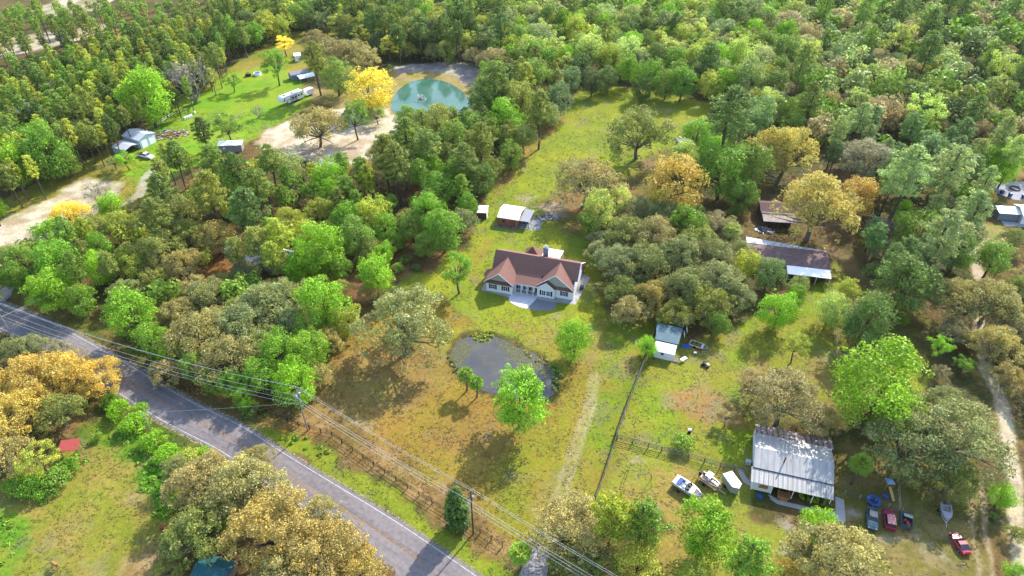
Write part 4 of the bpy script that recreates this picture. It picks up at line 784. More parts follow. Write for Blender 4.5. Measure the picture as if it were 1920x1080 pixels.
def boat_trailer(label, a, rz, Lb, W):
    t_ = thing('boat_trailer', label, 'trailer', a, rz, 'trailers under the boats'); f = MB()
    for s in (-1, 1): f.tube([(.3, s*W*.32, .42), (Lb*.75, s*W*.28, .42), (Lb*.98, 0, .42)], .05, 4)
    f.tube([(Lb*.9, 0, .42), (Lb+.9, 0, .42)], .05, 4); f.tube([(Lb*.3, -W*.45, .35), (Lb*.3, W*.45, .35)], .05, 4); f.build('frame', M_STEEL, t_)
    for s in (-1, 1): MB().tube([(Lb*.3, s*W*.5, .3), (Lb*.3, s*(W*.5+.18), .3)], .3, 12).build('wheel', M_TYRE, t_)
for i, (lab, pt, pn, W, hc, dc, fn, tl) in enumerate((('white open-bow motor boat with a blue rear seat, the largest boat in the yard', (1263, 905), (1314, 938), 2.3, (238, 238, 240), 0, runabout, 'steel boat trailer carrying the large white motor boat'),
        ('tan and grey fishing boat with a small white hard top, beside the box trailer', (1313, 897), (1351, 923), 1.75, (206, 180, 150), 0, fishing, 'steel boat trailer carrying the tan fishing boat'),
        ('small pale lilac-grey boat parked alone by the red sports car', (1768, 952), (1772, 983), 1.75, (206, 204, 214), 0, small_boat, 'steel boat trailer carrying the pale lilac-grey boat'))):
    o, Lb, rz, a = boat(lab, pt, pn, W, hc, dc, .45, fn); boat_trailer(tl, a, rz, Lb, W)
# enclosed trailer
a = un(1360, 893+8); b = un(1381, 930); rz = math.atan2((b-a).y, (b-a).x)
A = thing('box_trailer', 'enclosed pale grey box trailer with a white roof and pointed nose, beside the fishing boat', 'trailer', a, rz); Lt = (b-a).length
pl = [(-.1, -.95), (Lt*.8, -.95), (Lt, 0), (Lt*.8, .95), (-.1, .95)]
mb = MB(); mb.slab([(x, y, 2.25) for x, y in pl], 1.75); mb.build('body', mat('pale_sage_metal', (190, 196, 188), .5, var=.05), A)
MB().slab([(x*1.01, y*1.02, 2.31) for x, y in pl], .06).build('roof_panel', M_TRIM, A)
for s in (-1, 1): MB().tube([(Lt*.35, s*.97, .33), (Lt*.35, s*1.15, .33)], .33, 12).build('wheel', M_TYRE, A)
MB().tube([(Lt-.2, 0, .5), (Lt+.8, 0, .5)], .06, 5).build('hitch', M_SHUT, A)
# utility trailer, panels, junk by the blue shed
a = un(1293, 644); b = un(1325, 655); rz = math.atan2((b-a).y, (b-a).x); Lt = (b-a).length
A = thing('utility_trailer', 'flat open utility trailer frame on the grass east of the blue-roofed shed', 'trailer', a, rz)
f = MB(); f.box(0, Lt*.75, -.9, -.78, .4, .55); f.box(0, Lt*.75, .78, .9, .4, .55); f.box(0, .12, -.9, .9, .4, .55); f.box(Lt*.68, Lt*.8, -.9, .9, .4, .55); f.tube([(Lt*.75, .8, .47), (Lt*1.05, 0, .47)], .05, 4); f.tube([(Lt*.75, -.8, .47), (Lt*1.05, 0, .47)], .05, 4); f.build('frame', M_STEEL, A)
for s in (-1, 1): MB().tube([(Lt*.35, s*.93, .3), (Lt*.35, s*1.1, .3)], .3, 12).build('wheel', M_TYRE, A)
def crumple(name, label, cat, c, rx, ry, h, m, seed=0, n=14):
    r = random.Random(seed); C_ = un(*c); mb = MB(); g = [[(x/n*2-1, y/n*2-1) for x in range(n+1)] for y in range(n+1)]; V = []; keep = {}
    for j in range(n+1):
        for i in range(n+1):
            x, y = g[j][i]; z = max(0, 1-(x*x+y*y))**.5*h*r.uniform(.5, 1)+.02; V.append((x*rx*r.uniform(.85, 1.05), y*ry*r.uniform(.85, 1.05), z))
    F = [(j*(n+1)+i, j*(n+1)+i+1, (j+1)*(n+1)+i+1, (j+1)*(n+1)+i) for j in range(n) for i in range(n) if (g[j][i][0]**2+g[j][i][1]**2) < 1.02]
    mb.add(V, F); o = mb.build(name, m, loc=C_); return tag(o, label, cat)
crumple('blue_tarpaulin', 'crumpled bright blue tarpaulin on the grass beside the blue-roofed shed', 'tarpaulin', (1285, 650), 1.3, .7, .45, mat('blue_tarpaulin', (20, 120, 220), .5, var=.1), 3)
crumple('red_tarpaulin', 'small crumpled red sheet next to the blue tarpaulin', 'tarpaulin', (1310, 655), .85, .5, .3, mat('red_tarpaulin', (206, 50, 50), .6, var=.15), 4)
def slabthing(name, label, cat, c, L_, W_, z0, z1, rz, m, leg=None):
    t_ = thing(name, label, cat, un(*c), math.radians(rz)); MB().box(-L_/2, L_/2, -W_/2, W_/2, z0, z1).build('top', m, t_)
    for x in (-L_/2+.06, L_/2-.06):
        for y in (-W_/2+.06, W_/2-.06): MB().box(x-.04, x+.04, y-.04, y+.04, 0, z0).build('leg', leg or M_STEEL, t_)
slabthing('folding_table', 'long white table standing on the grass by the white shed step', 'table', (1281, 677), 1.5, .75, .72, .78, 35, M_TRIM)
slabthing('side_table', 'very small white table south of the red sheet', 'table', (1303, 664), .6, .5, .5, .55, -15, M_TRIM)
for lab, x, y in (('leaning white board against the east side of the blue-roofed shed', 1284, 630), ('second leaning white board, on the outer side', 1289, 621)):
    o = MB().box(-.04, .04, -.7, .7, 0, 1.1, Matrix.Rotation(math.radians(-18), 4, 'Y')).build('leaning_board', M_TRIM, loc=un(x, y)); o.rotation_euler = (0, 0, math.radians(-15)); tag(o, lab, 'board')
A = thing('riding_mower', 'small dark riding mower standing on the open grass', 'mower', un(1323, 686), math.radians(-40))
MB().box(-.85, .1, -.45, .45, .3, .55).build('deck', M_SHUT, A); mb = MB(); loft(mb, [[(.1, -.35, .4), (.1, .35, .4), (.1, .3, .85), (.1, -.3, .85)], [(.85, -.28, .4), (.85, .28, .4), (.85, .22, .7), (.85, -.22, .7)]]); mb.build('hood', mat('grey_hood', (120, 124, 134), .4), A)
sb = MB(); sb.box(-.5, -.05, -.25, .25, .6, .72); sb.box(-.6, -.48, -.25, .25, .7, 1.1); sb.build('seat', M_SHUT, A)
for x, r_ in ((-.55, .3), (.6, .22)):
    for s in (-1, 1): MB().tube([(x, s*.42, r_), (x, s*.58, r_)], r_, 10).build('wheel', M_TYRE, A)
# trampoline, play set, pool, paddling pool
A = thing('trampoline', 'round trampoline with a bright blue edge pad and dark mat, behind the teal sedan', 'trampoline', un(1636, 943))
ring = MB(); n = 28
for r0, r1, z, nm, mm in ((.78, 1.2, .78, 'edge_pad', mat('blue_pad', (30, 100, 190), .6, var=.06)),):
    for k in range(n):
        a0, a1 = 2*math.pi*k/n, 2*math.pi*(k+1)/n; ring.slab([(r0*math.cos(a0), r0*math.sin(a0), z), (r1*math.cos(a0), r1*math.sin(a0), z), (r1*math.cos(a1), r1*math.sin(a1), z), (r0*math.cos(a1), r0*math.sin(a1), z)], .06)
    ring.build(nm, mm, A)
MB().cyl((0, 0), .8, .72, .75, 28).build('jump_mat', mat('navy_mat', (40, 60, 100), .7, var=.1), A)
for k in range(6): a0 = k*math.pi/3; MB().tube([(1.1*math.cos(a0), 1.1*math.sin(a0), 0), (1.1*math.cos(a0), 1.1*math.sin(a0), .74)], .04, 5).build('leg', M_STEEL, A)
A = thing('play_set', 'small playhouse with a pale blue canopy and a yellow slide, above the trampoline', 'play set', un(1662, 914), math.radians(-90))
mb = MB(); mb.add([(-.7, -.7, 1.9), (.7, -.7, 1.9), (.7, .7, 1.9), (-.7, .7, 1.9), (0, 0, 2.5)], [(0, 1, 4), (1, 2, 4), (2, 3, 4), (3, 0, 4)]); mb.build('canopy', mat('pale_blue_fabric', (150, 196, 226), .7, var=.06), A)
for x in (-.6, .6):
    for y in (-.6, .6): MB().box(x-.05, x+.05, y-.05, y+.05, 0, 1.9).build('post', M_WOOD, A)
MB().box(-.6, .6, -.6, .6, 1.0, 1.08).build('platform', M_WOOD, A); MB().slab([(.6, -.25, 1.1), (2.9, -.25, .15), (2.9, .25, .15), (.6, .25, 1.1)], .06).build('slide', mat('yellow_plastic', (236, 206, 110), .4), A)
def tub(name, label, cat, c, r_, h, mw, mi):
    t_ = thing(name, label, cat, un(*c)); w_ = MB(); n = 24
    for k in range(n):
        a0, a1 = 2*math.pi*k/n, 2*math.pi*(k+1)/n; P = lambda q, a, z: (q*math.cos(a), q*math.sin(a), z)
        w_.add([P(r_, a0, 0), P(r_, a1, 0), P(r_, a1, h), P(r_, a0, h), P(r_*.92, a0, h), P(r_*.92, a1, h), P(r_*.92, a1, .1), P(r_*.92, a0, .1)], [(0, 1, 2, 3), (3, 2, 5, 4), (4, 5, 6, 7)])
    w_.build('wall', mw, t_); MB().cyl((0, 0), r_*.92, .05, h*.55, n).build('water', mi, t_)
tub('round_pool', 'round above-ground pool with white wall and blue liner, at the far end of the meadow', 'pool', (483, 141), 1.45, 1.1, M_TRIM, mat('blue_liner', (30, 110, 190), .2, var=.15))
tub('paddling_pool', 'tiny bright blue paddling pool on the lawn by the wooden steps', 'paddling pool', (1424, 931), .5, .22, mat('blue_plastic', (10, 110, 215), .4), mat('blue_pool_floor', (20, 130, 225), .3))
tub('paddling_pool', 'small purple-blue paddling pool at the foot of the yellow slide', 'paddling pool', (1660, 931), .55, .22, mat('purple_plastic', (90, 90, 190), .4), mat('violet_pool_floor', (110, 110, 200), .3))
A = thing('utility_cart', 'small dark utility cart parked next to the round pool', 'cart', un(466, 143), math.radians(10))
mb = MB(); mb.box(-1.1, 1.1, -.6, .6, .35, .9); mb.build('body', mat('black_cart', (40, 40, 48), .5), A); MB().box(-.4, .5, -.6, .6, 1.6, 1.66).build('roof', mat('reddish_canopy', (150, 80, 80), .6), A)
for x in (-.7, .7):
    for s in (-1, 1): MB().tube([(x, s*.5, .3), (x, s*.7, .3)], .3, 10).build('wheel', M_TYRE, A)
for x in (-.35, .45):
    for s in (-1, 1): MB().box(x-.03, x+.03, s*.55-.03, s*.55+.03, .9, 1.6).build('post', M_SHUT, A)
# barrels in a row on the meadow
bar = None
bl_ = [(347, 224), (351, 222.5), (355, 221), (359, 219), (365, 213)]
for i, (x, y) in enumerate(bl_):
    m_ = MB().tube([(0, 0, 0), (0, 0, .1), (0, 0, .5), (0, 0, .9), (0, 0, .95)], [.36, .4, .44, .4, .34], 12)
    o = tag(m_.build('barrel', M_TRIM, loc=un(x, y)), 'white barrel in the short row standing on the western meadow' if i < 4 else 'white barrel standing apart at the upper end of the meadow row', 'barrel', 'white barrels in a row on the meadow')
# junk and burn piles
def heap(name, label, c, rx, ry, n, mats_, seed, hmax=.8):
    r = random.Random(seed); t_ = thing(name, label, 'scrap pile', un(*c), 0); parts = [MB() for _ in mats_]
    for k in range(n):
        a0 = r.uniform(0, 6.28); q = math.sqrt(r.random()); x, y = q*rx*math.cos(a0), q*ry*math.sin(a0); L_, W_, H_ = r.uniform(.3, 1.6), r.uniform(.08, .7), r.uniform(.04, .3)
        M_ = Matrix.Translation((x, y, r.uniform(.05, hmax*(1-q)+.15))) @ Matrix.Rotation(r.uniform(0, 6.28), 4, 'Z') @ Matrix.Rotation(r.uniform(-.3, .3), 4, 'X') @ Matrix.Rotation(r.uniform(-.3, .3), 4, 'Y')
        parts[r.randrange(len(mats_))].box(-L_/2, L_/2, -W_/2, W_/2, -H_/2, H_/2, M_)
    for mb, mm, nn in zip(parts, mats_, ('timber', 'sheeting', 'scrap', 'debris')): mb.build(nn, mm, t_)
heap('junk_heap', 'scattered heap of boards, sheets and household junk on the grass beside the metal garage', (314, 252), 7.5, 4.0, 130, [mat('junk_wood', (190, 150, 120), .8, var=.2), mat('junk_white', (220, 216, 220), .6, var=.1), mat('junk_grey', (140, 140, 150), .7, var=.3), mat('junk_rust', (190, 110, 80), .8, var=.3)], 5, .7)
heap('burn_pile', 'grey pile of burnt branches and timber in the shade of the dark green tree', (1684, 668), 2.6, 1.5, 90, [M_GREYBARK, mat('ash_grey', (150, 150, 158), .9, var=.3), mat('charred_wood', (60, 58, 60), .9, var=.2), M_GREYWOOD], 6, 1.0)
heap('brush_pile', 'pale pile of concrete rubble and brush at the yard edge beside the carport slab', (1026, 408), 3.4, 1.7, 80, [M_GREYBARK, M_CONC, M_GREYWOOD, mat('rubble_grey', (170, 166, 176), .9, var=.3)], 7, .5)
heap('lumber_heap', 'scattered scrap lumber by the sand west of the green pond', (648, 165), 3.6, 2.0, 50, [mat('orange_lumber', (214, 150, 80), .8), M_GREYWOOD, M_STEEL, mat('lumber_dark', (110, 90, 90), .8)], 8, .7)
heap('garden_clutter', 'jumble of pots, boards and boxes behind the brown mobile home', (1437, 432), 3.0, 2.0, 60, [M_GREYWOOD, M_TRIM, M_DARK, mat('clutter_grey', (150, 146, 160), .8)], 9, .8)
heap('scrap_heap', 'pile of pale boxes and scrap under the oak behind the blue-roofed shed', (1277, 600), 2.4, 1.8, 50, [mat('cream_scrap', (230, 214, 170), .8), M_GREYWOOD, mat('pink_scrap', (190, 150, 150), .8), M_TRIM], 10, .8)
# sand-yard machines
A = thing('small_tractor', 'small red tractor on the sand beside the green pond', 'tractor', un(681, 220), math.radians(20))
mb = MB(); loft(mb, [[(.2, -.35, .6), (.2, .35, .6), (.2, .3, 1.2), (.2, -.3, 1.2)], [(1.5, -.3, .6), (1.5, .3, .6), (1.5, .25, 1.05), (1.5, -.25, 1.05)]]); mb.box(-.7, .2, -.5, .5, .7, 1.0); mb.box(-.5, -.1, -.25, .25, 1.0, 1.4); mb.build('body', mat('tractor_red', (220, 80, 50), .5), A)
for x, r_ in ((-.3, .6), (1.1, .38)):
    for s in (-1, 1): MB().tube([(x, s*.55, r_), (x, s*.8, r_)], r_, 14).build('wheel', M_TYRE, A)
A = thing('excavator', 'small orange excavator beyond the yellow tree', 'excavator', un(693, 203), math.radians(60))
MB().box(-1, 1, -.8, -.4, 0, .5).build('track', M_TYRE, A); MB().box(-1, 1, .4, .8, 0, .5).build('track', M_TYRE, A); MB().box(-.9, .8, -.7, .7, .55, 1.2).build('body', mat('machine_orange', (226, 130, 50), .5), A); MB().box(-.3, .6, -.6, .1, 1.2, 2.2).build('cab', M_AUTOGLASS, A); MB().tube([(.7, .3, 1.0), (1.9, .3, 2.2), (2.9, .3, 1.2), (2.7, .3, .4)], [.14, .13, .1, .1], 6).build('boom', MATS['machine_orange'], A)
A = thing('canopy_tent', 'white canopy tent on the sand between the yellow tree and the pond', 'tent', un(678, 196), math.radians(15))
mb = MB(); mb.add([(-2, -1.8, 2.1), (2, -1.8, 2.1), (2, 1.8, 2.1), (-2, 1.8, 2.1), (-1, 0, 2.9), (1, 0, 2.9)], [(0, 1, 5, 4), (1, 2, 5), (2, 3, 4, 5), (3, 0, 4)]); mb.build('canopy', M_WHITEROOF, A)
for x in (-1.9, 1.9):
    for y in (-1.7, 1.7): MB().box(x-.05, x+.05, y-.05, y+.05, 0, 2.1).build('post', M_STEEL, A)
# fountain in the green pond
A = thing('pond_fountain', 'white spray of a floating fountain in the middle of the green pond', 'fountain', un(788, 187) + Vector((0, 0, .03)))
MB().cyl((0, 0), .5, 0, .18, 14).build('float', M_DARK, A)
sp = MB(); r = random.Random(4)
for k in range(150):
    a0 = r.uniform(0, 6.28); q = r.uniform(0, 1); z = 4*q*(1-q)*1.6; x = q*2.0; s_ = r.uniform(.03, .1)
    sp.box(x*math.cos(a0)-s_, x*math.cos(a0)+s_, x*math.sin(a0)-s_, x*math.sin(a0)+s_, z, z+s_*2)
for k in range(40):
    a0 = r.uniform(0, 6.28); q = r.uniform(1.4, 2.4); s_ = r.uniform(.08, .2); sp.box(q*math.cos(a0)-s_, q*math.cos(a0)+s_, q*math.sin(a0)-s_, q*math.sin(a0)+s_, .0, .06)
sp.build('water_spray', mat('water_foam', (240, 244, 246), .6, var=.03), A)
# bins and fire ring in the gravel yard
for i, (x, y) in enumerate(((1877, 363), (1893, 368), (1918, 371))):
    m_ = MB(); m_.add([(-.35, -.35, 0), (.35, -.35, 0), (.35, .35, 0), (-.35, .35, 0), (-.45, -.45, 1.05), (.45, -.45, 1.05), (.45, .45, 1.05), (-.45, .45, 1.05)], [(0, 3, 2, 1), (0, 1, 5, 4), (1, 2, 6, 5), (2, 3, 7, 6), (3, 0, 4, 7), (4, 5, 6, 7)]); m_.box(-.5, .5, -.5, .5, 1.05, 1.12)
    tag(m_.build('waste_bin', mat('blue_bin', (30, 80, 160), .5), loc=un(x, y)), ('blue waste bin nearest the pines at the gravel yard edge', 'blue waste bin in the middle of the three by the gravel yard', 'blue waste bin farthest from the pines at the gravel yard edge')[i], 'waste bin', 'blue bins along the gravel yard')
m_ = MB(); n = 20
for k in range(n):
    a0, a1 = 2*math.pi*k/n, 2*math.pi*(k+1)/n; P = lambda q, a, z: (q*math.cos(a), q*math.sin(a), z)
    m_.add([P(1.6, a0, 0), P(1.6, a1, 0), P(1.5, a1, .35), P(1.5, a0, .35), P(1.2, a0, .35), P(1.2, a1, .35), P(1.1, a1, .05), P(1.1, a0, .05)], [(0, 1, 2, 3), (3, 2, 5, 4), (4, 5, 6, 7)])
tag(m_.build('tree_ring', mat('brown_edging', (110, 84, 80), .9), loc=un(1903, 354)), 'brown ring edging round the tall pine in the gravel yard', 'planter ring')
# grill on the lawn, green bin, stump
A = thing('grill', 'small black grill with a white lid standing on the bright lawn', 'grill', un(1292, 812))
MB().box(-.25, .25, -.2, .2, 0, .8).build('stand', M_SHUT, A); mb = MB(); mb.tube([(-.3, 0, .95), (.3, 0, .95)], .26, 12); mb.build('lid', M_TRIM, A)
A = thing('garden_chair', 'pale metal garden chair beside the lime tree', 'chair', un(1590, 693), math.radians(200))
MB().box(-.3, .3, -.3, .3, .42, .47).build('seat', M_STEEL, A); MB().box(-.3, .3, .26, .31, .47, 1.0).build('backrest', M_STEEL, A)
for x in (-.26, .26):
    for y in (-.26, .26): MB().box(x-.03, x+.03, y-.03, y+.03, 0, .42).build('leg', M_STEEL, A)
tag(MB().tube([(0, 0, 0), (0, 0, .1), (0, 0, .75), (0, 0, .85)], [.42, .46, .42, .3], 12).build('rain_barrel', mat('dark_green_barrel', (40, 90, 70), .5), loc=un(1576, 703)), 'dark green barrel beside the lime tree', 'barrel')
tag(MB().tube([(0, 0, 0), (0, 0, .25), (.05, 0, .8)], [.5, .38, .34], 9).build('tree_stump', mat('red_brown_stump', (170, 96, 70), .9, var=.25), loc=un(304, 992)), 'reddish brown stump at the pasture edge below the tan oaks', 'stump')
# horse
def horse(label, c, rz):
    me = bpy.data.meshes.new('horse')
    P = [(0, 0, 1.2, .27), (-.45, 0, 1.22, .29), (.4, 0, 1.18, .28), (.65, 0, 1.25, .2), (.95, 0, 1.45, .14), (1.2, 0, 1.6, .12), (1.42, 0, 1.45, .1), (1.62, 0, 1.25, .07),
         (.5, .16, .95, .12), (.5, .16, .55, .06), (.52, .16, .08, .05), (.5, -.16, .95, .12), (.58, -.16, .55, .06), (.52, -.16, .08, .05),
         (-.55, .17, .95, .16), (-.52, .17, .72, .1), (-.68, .17, .5, .06), (-.62, .17, .08, .05), (-.55, -.17, .95, .16), (-.46, -.17, .72, .1), (-.6, -.17, .5, .06), (-.55, -.17, .08, .05), (-.78, 0, 1.15, .08), (-.92, 0, .7, .06), (1.2, .07, 1.74, .03), (1.2, -.07, 1.74, .03)]
    E = [(0, 1), (0, 2), (2, 3), (3, 4), (4, 5), (5, 6), (6, 7), (2, 8), (8, 9), (9, 10), (2, 11), (11, 12), (12, 13), (1, 14), (14, 15), (15, 16), (16, 17), (1, 18), (18, 19), (19, 20), (20, 21), (1, 22), (22, 23), (5, 24), (5, 25)]
    me.from_pydata([p[:3] for p in P], E, []); o = bpy.data.objects.new('horse', me); COL.objects.link(o)
    md = o.modifiers.new('skin', 'SKIN'); sv = me.skin_vertices[0].data
    for i, p in enumerate(P): sv[i].radius = (p[3], p[3]*.95)
    sv[0].use_root = True; o.modifiers.new('sub', 'SUBSURF').render_levels = 2; o.modifiers['sub'].levels = 1
    me.materials.append(mat('chestnut_coat', (196, 140, 84), .7, var=.15, scale=3)); o.location = un(*c); o.rotation_euler = (0, 0, rz)
    tag(o, label, 'horse')
    mn = MB().tube([(.75, 0, 1.5), (.98, 0, 1.68), (1.15, 0, 1.8)], [.05, .06, .04], 6); mn.build('mane', mat('dark_mane', (60, 44, 34), .8), o)
horse('light brown horse standing in the pasture in the near corner', (107, 1064), math.radians(-25))
# ------------------------------------------------------------------ power line, poles, wires
M_POLE = mat('grey_pole_wood', (176, 166, 156), .9, var=.15, scale=5, stretch=(6, 6, .6)); M_POLED = mat('dark_pole_wood', (84, 80, 72), .9, var=.15, scale=5); M_WIRE = mat('aluminium_wire', (222, 224, 226), .5, metal=.1, var=.03, k=.7); M_INS = mat('porcelain', (226, 232, 236), .3, var=.05)
POLES = {}
def pole(key, label, base, h, m=M_POLE, lean=(0, 0), arm=None, trans=0, r=.15, group='utility poles', dirv=(1, -.62)):
    b = un(*base); p = thing('utility_pole', label, 'utility pole', b, math.atan2(dirv[1], dirv[0]), group)
    tip = Vector((lean[0], lean[1], h)); MB().tube([(0, 0, 0), tuple(tip*.5), tuple(tip)], [r, r*.85, r*.65], 8).build('post', m, p)
    at_ = []
    if arm:
        for k, (z, ln) in enumerate(arm):
            c = tip*(z/h)
            q = MB(); q.box(c.x-.05, c.x+.05, c.y-ln, c.y+ln, z-.06, z+.06); ao = q.build('crossarm', M_GREYWOOD if m is M_POLE else M_POLED, p)
            for y in (-ln+.1, ln-.1): MB().tube([(c.x, c.y+y, z+.05), (c.x, c.y+y, z+.14), (c.x, c.y+y, z+.3)], [.05, .11, .06], 7).build('insulator', M_INS, ao); at_.append(Vector((c.x, c.y+y, z+.3)))
    c = tip; MB().tube([tuple(c), (c.x, c.y, c.z+.12), (c.x, c.y, c.z+.28)], [.05, .1, .05], 7).build('insulator', M_INS, p); at_.append(c+Vector((0, 0, .28)))
    for k in range(trans):
        z = h-2.2; y = .38*(-1)**k; MB().tube([(0+.0, y, z-.5), (0, y, z-.45), (0, y, z+.35), (0, y, z+.42)], [.18, .25, .25, .12], 10).build('transformer', mat('grey_transformer', (190, 196, 200), .4), p)
    POLES[key] = (p, at_, Matrix.Translation(b) @ Matrix.Rotation(math.atan2(dirv[1], dirv[0]), 4, 'Z')); return p
ARM = [(10.9, 1.1)]
pole('a', 'leaning grey utility pole beside the road at the edge by the sage-tan trees', (33, 645), 12.2, arm=[(11.4, .9), (9.4, .8)])
pole('b', 'grey utility pole with transformers where the black field fence begins', (577, 807), 12.2, arm=ARM, trans=2)
pole('c', 'dark utility pole beside the conical cedar at the front fence', (887.5, 1001), 12.2, m=M_POLED, arm=ARM, trans=1)
def end_pole(key, b): POLES[key] = (None, [Vector((0, y, z)) for y, z in ((-1, 11.2), (1, 11.2), (0, 12.4))], Matrix.Translation(b) @ Matrix.Rotation(math.atan2(-.62, 1), 4, 'Z'))
end_pole('z', un(-420, 480)); end_pole('d', un(1290, 1250))
W_ = lambda k, i: POLES[k][2] @ POLES[k][1][i]
def wire(name, label, P, sag, rad=.02, group='wires strung along the road'):
    pts = []
    for a, b in zip(P[:-1], P[1:]):
        n = 14
        for i in range(n+(1 if b is P[-1] else 0)): t_ = i/n; q = a.lerp(b, t_); q.z -= sag*4*t_*(1-t_)*((b-a).length/45)**2; pts.append(tuple(q))
    return tag(MB().tube(pts, rad, 4).build(name, M_WIRE), label, 'cable', group)
for nm, ids in (('line wire on the roadward insulators of the utility poles', (0, 0, 0, 0, 0)), ('line wire on the field-side insulators of the utility poles', (1, 1, 1, 1, 1)), ('topmost line wire over the utility pole tips', (2, 4, 2, 2, 2))):
    wire('power_cable', nm, [W_(k, i) for k, i in zip('zabcd', ids)], .9)
def onpole(k, z): return POLES[k][2] @ Vector((0, 0, z))
wire('telephone_cable', 'lower communication cable along the road, upper of the two', [POLES['z'][2] @ Vector((0, 0, 8.2))]+[onpole(k, 8.4) for k in 'abc']+[POLES['d'][2] @ Vector((0, 0, 8.2))], .8, .022)
wire('telephone_cable', 'lowest communication cable along the road, just under the other', [POLES['z'][2] @ Vector((0, 0, 7.2))]+[onpole(k, 7.3) for k in 'abc']+[POLES['d'][2] @ Vector((0, 0, 7.2))], .8, .022)
pole('e', 'plain grey pole standing among lime-green trees across the road', (142.5, 586), 7.5, r=.12)
pole('f', 'plain grey pole rising from the lime-green hedge beside the road', (290, 822), 7.6, r=.12)
pole('g', 'pale pole at the edge of the orange dirt clearing in the middle woods', (453, 457), 7.5, r=.12)
wire('service_cable', 'thin service cable crossing the road to the pole among lime-green trees', [onpole('a', 8.0), onpole('e', 7.3)], .4, .022, 'service cables'); wire('service_cable', 'thin service cable from the transformer pole to the pole in the hedge', [onpole('b', 8.0), onpole('f', 7.4)], .5, .018, 'service cables')
wire('guy_wire', 'guy wire anchoring the dark pole by the cedar', [onpole('c', 10.5), un(868, 1014)], 0, .02, 'guy wires')
# ------------------------------------------------------------------ fences
def fence(name, label, pts, h, mpost, mrail, spacing, rails=(1.,), pr=.05, rr=.025, panel=None, world=False):
    P = [un(*p) for p in pts]; t_ = thing(name, label, 'fence', P[0]); O = P[0]; rl = MB(); pos = []
    for a, b in zip(P[:-1], P[1:]):
        n = max(1, round((b-a).length/spacing)); pos += [a.lerp(b, i/n) for i in range(n)]
    pos.append(P[-1])
    for q in pos[:100]: c = q-O; MB().box(c.x-pr, c.x+pr, c.y-pr, c.y+pr, 0, h*1.04).build('post', mpost, t_)
    for a, b in zip(pos[:-1], pos[1:]):
        a2, b2 = a-O, b-O
        for z in rails: rl.tube([(a2.x, a2.y, h*z), (b2.x, b2.y, h*z)], rr, 4)
    rl.build('rail', mrail, t_)
    if panel:
        pn = MB()
        for a, b in zip(pos[:-1], pos[1:]):
            a2, b2 = a-O, b-O; d = (b2-a2).normalized(); nn = Vector((-d.y, d.x, 0))*.03; k = int((b2-a2).length/.15)
            for i in range(k):
                u0 = a2.lerp(b2, i/k); u1 = a2.lerp(b2, (i+.93)/k); hh = h*(.97+.03*((i*7) % 3)/2)
                pn.slab([tuple(u0-nn+Vector((0, 0, hh))), tuple(u1-nn+Vector((0, 0, hh))), tuple(u1+nn+Vector((0, 0, hh))), tuple(u0+nn+Vector((0, 0, hh)))], hh-.03)
        pn.build('boards', panel, t_)
    return t_
M_BLACK = mat('black_metal', (44, 44, 46), .6, var=.1)
fence('field_fence', 'long black post and rail fence between the road verge and the farmhouse field', [(500, 775), (560, 800), (623, 812+6), (701, 874), (786, 930), (860, 975), (942, 1026)], 1.35, M_BLACK, M_BLACK, 2.6, (1., .66, .33), .07, .045)
fence('board_fence', 'tall weathered wooden board fence running from the grazing yard up past the blue-roofed shed', [(1155, 822), (1180, 752), (1208, 682), (1222, 640), (1237, 590), (1252, 545), (1262, 510)], 1.9, M_GREYWOOD, M_GREYWOOD, 2.4, (.95, .5, .15), .06, .04, M_GREYWOOD)
fence('board_fence', 'lower weathered board fence beside the gravel drive, nearest the oak clump', [(1116, 938), (1132, 894), (1155, 824)], 1.4, M_GREYWOOD, M_GREYWOOD, 2.4, (.95, .5), .06, .04, M_GREYWOOD)
fence('rail_fence', 'dark four-rail fence between the bright lawn and the boat yard', [(1157, 824), (1215, 840), (1290, 860), (1350, 877), (1402, 888)], 1.5, M_GREYWOOD, M_GREYWOOD, 2.5, (1., .75, .5, .25), .08, .06)
fence('wire_fence', 'pale wire fence turning a corner beside the dark green round tree', [(1555, 552), (1562, 610), (1569, 664), (1615, 677), (1680, 690)], 1.3, M_STEEL, M_STEEL, 3., (1., .5), .03, .02)
fence('wire_fence', 'thin pale fence running between the big grey oak and the parked cars', [(1681, 888), (1683, 920), (1685, 958)], 1.2, M_STEEL, mat('yellowed_rail', (226, 216, 160), .6), 2.5, (1., .5), .03, .03)
fence('pipe_fence', 'low grey pipe fence between the metal-roofed house and the parked cars', [(1583, 926), (1640, 943), (1690, 960)], 1.1, M_STEEL, M_GREYWOOD, 2.5, (1., .6, .25), .035, .03)
fence('wire_fence', 'rusty wire fence segment along the pond meadow beside the bare tree', [(262, 262), (292, 238), (330, 214)], 1.2, M_GREYWOOD, M_STEEL, 3., (1., .5), .04, .02)
A = thing('swing_frame', 'thin rusty A-shaped swing frame on the sparse grass west of the boats', 'swing frame', un(1197, 900), math.radians(-14))
def L(px, py, z=0):
    q = un(px, py, z)-A.location; c, s_ = math.cos(-A.rotation_euler.z), math.sin(-A.rotation_euler.z); return (c*q.x-s_*q.y, s_*q.x+c*q.y, z)
mb = MB(); t1, t2 = (-2.0, 0, 2.4), (2.0, 0, 2.4); mb.tube([t1, t2], .05, 5); mb.build('top_bar', mat('faded_green_pipe', (110, 140, 110), .5), A)
for t_, s_ in ((t1, -1), (t2, 1)):
    for y in (-1.2, 1.2): MB().tube([t_, (t_[0]+s_*.4, y, 0)], .045, 5).build('leg', M_RUST, A)
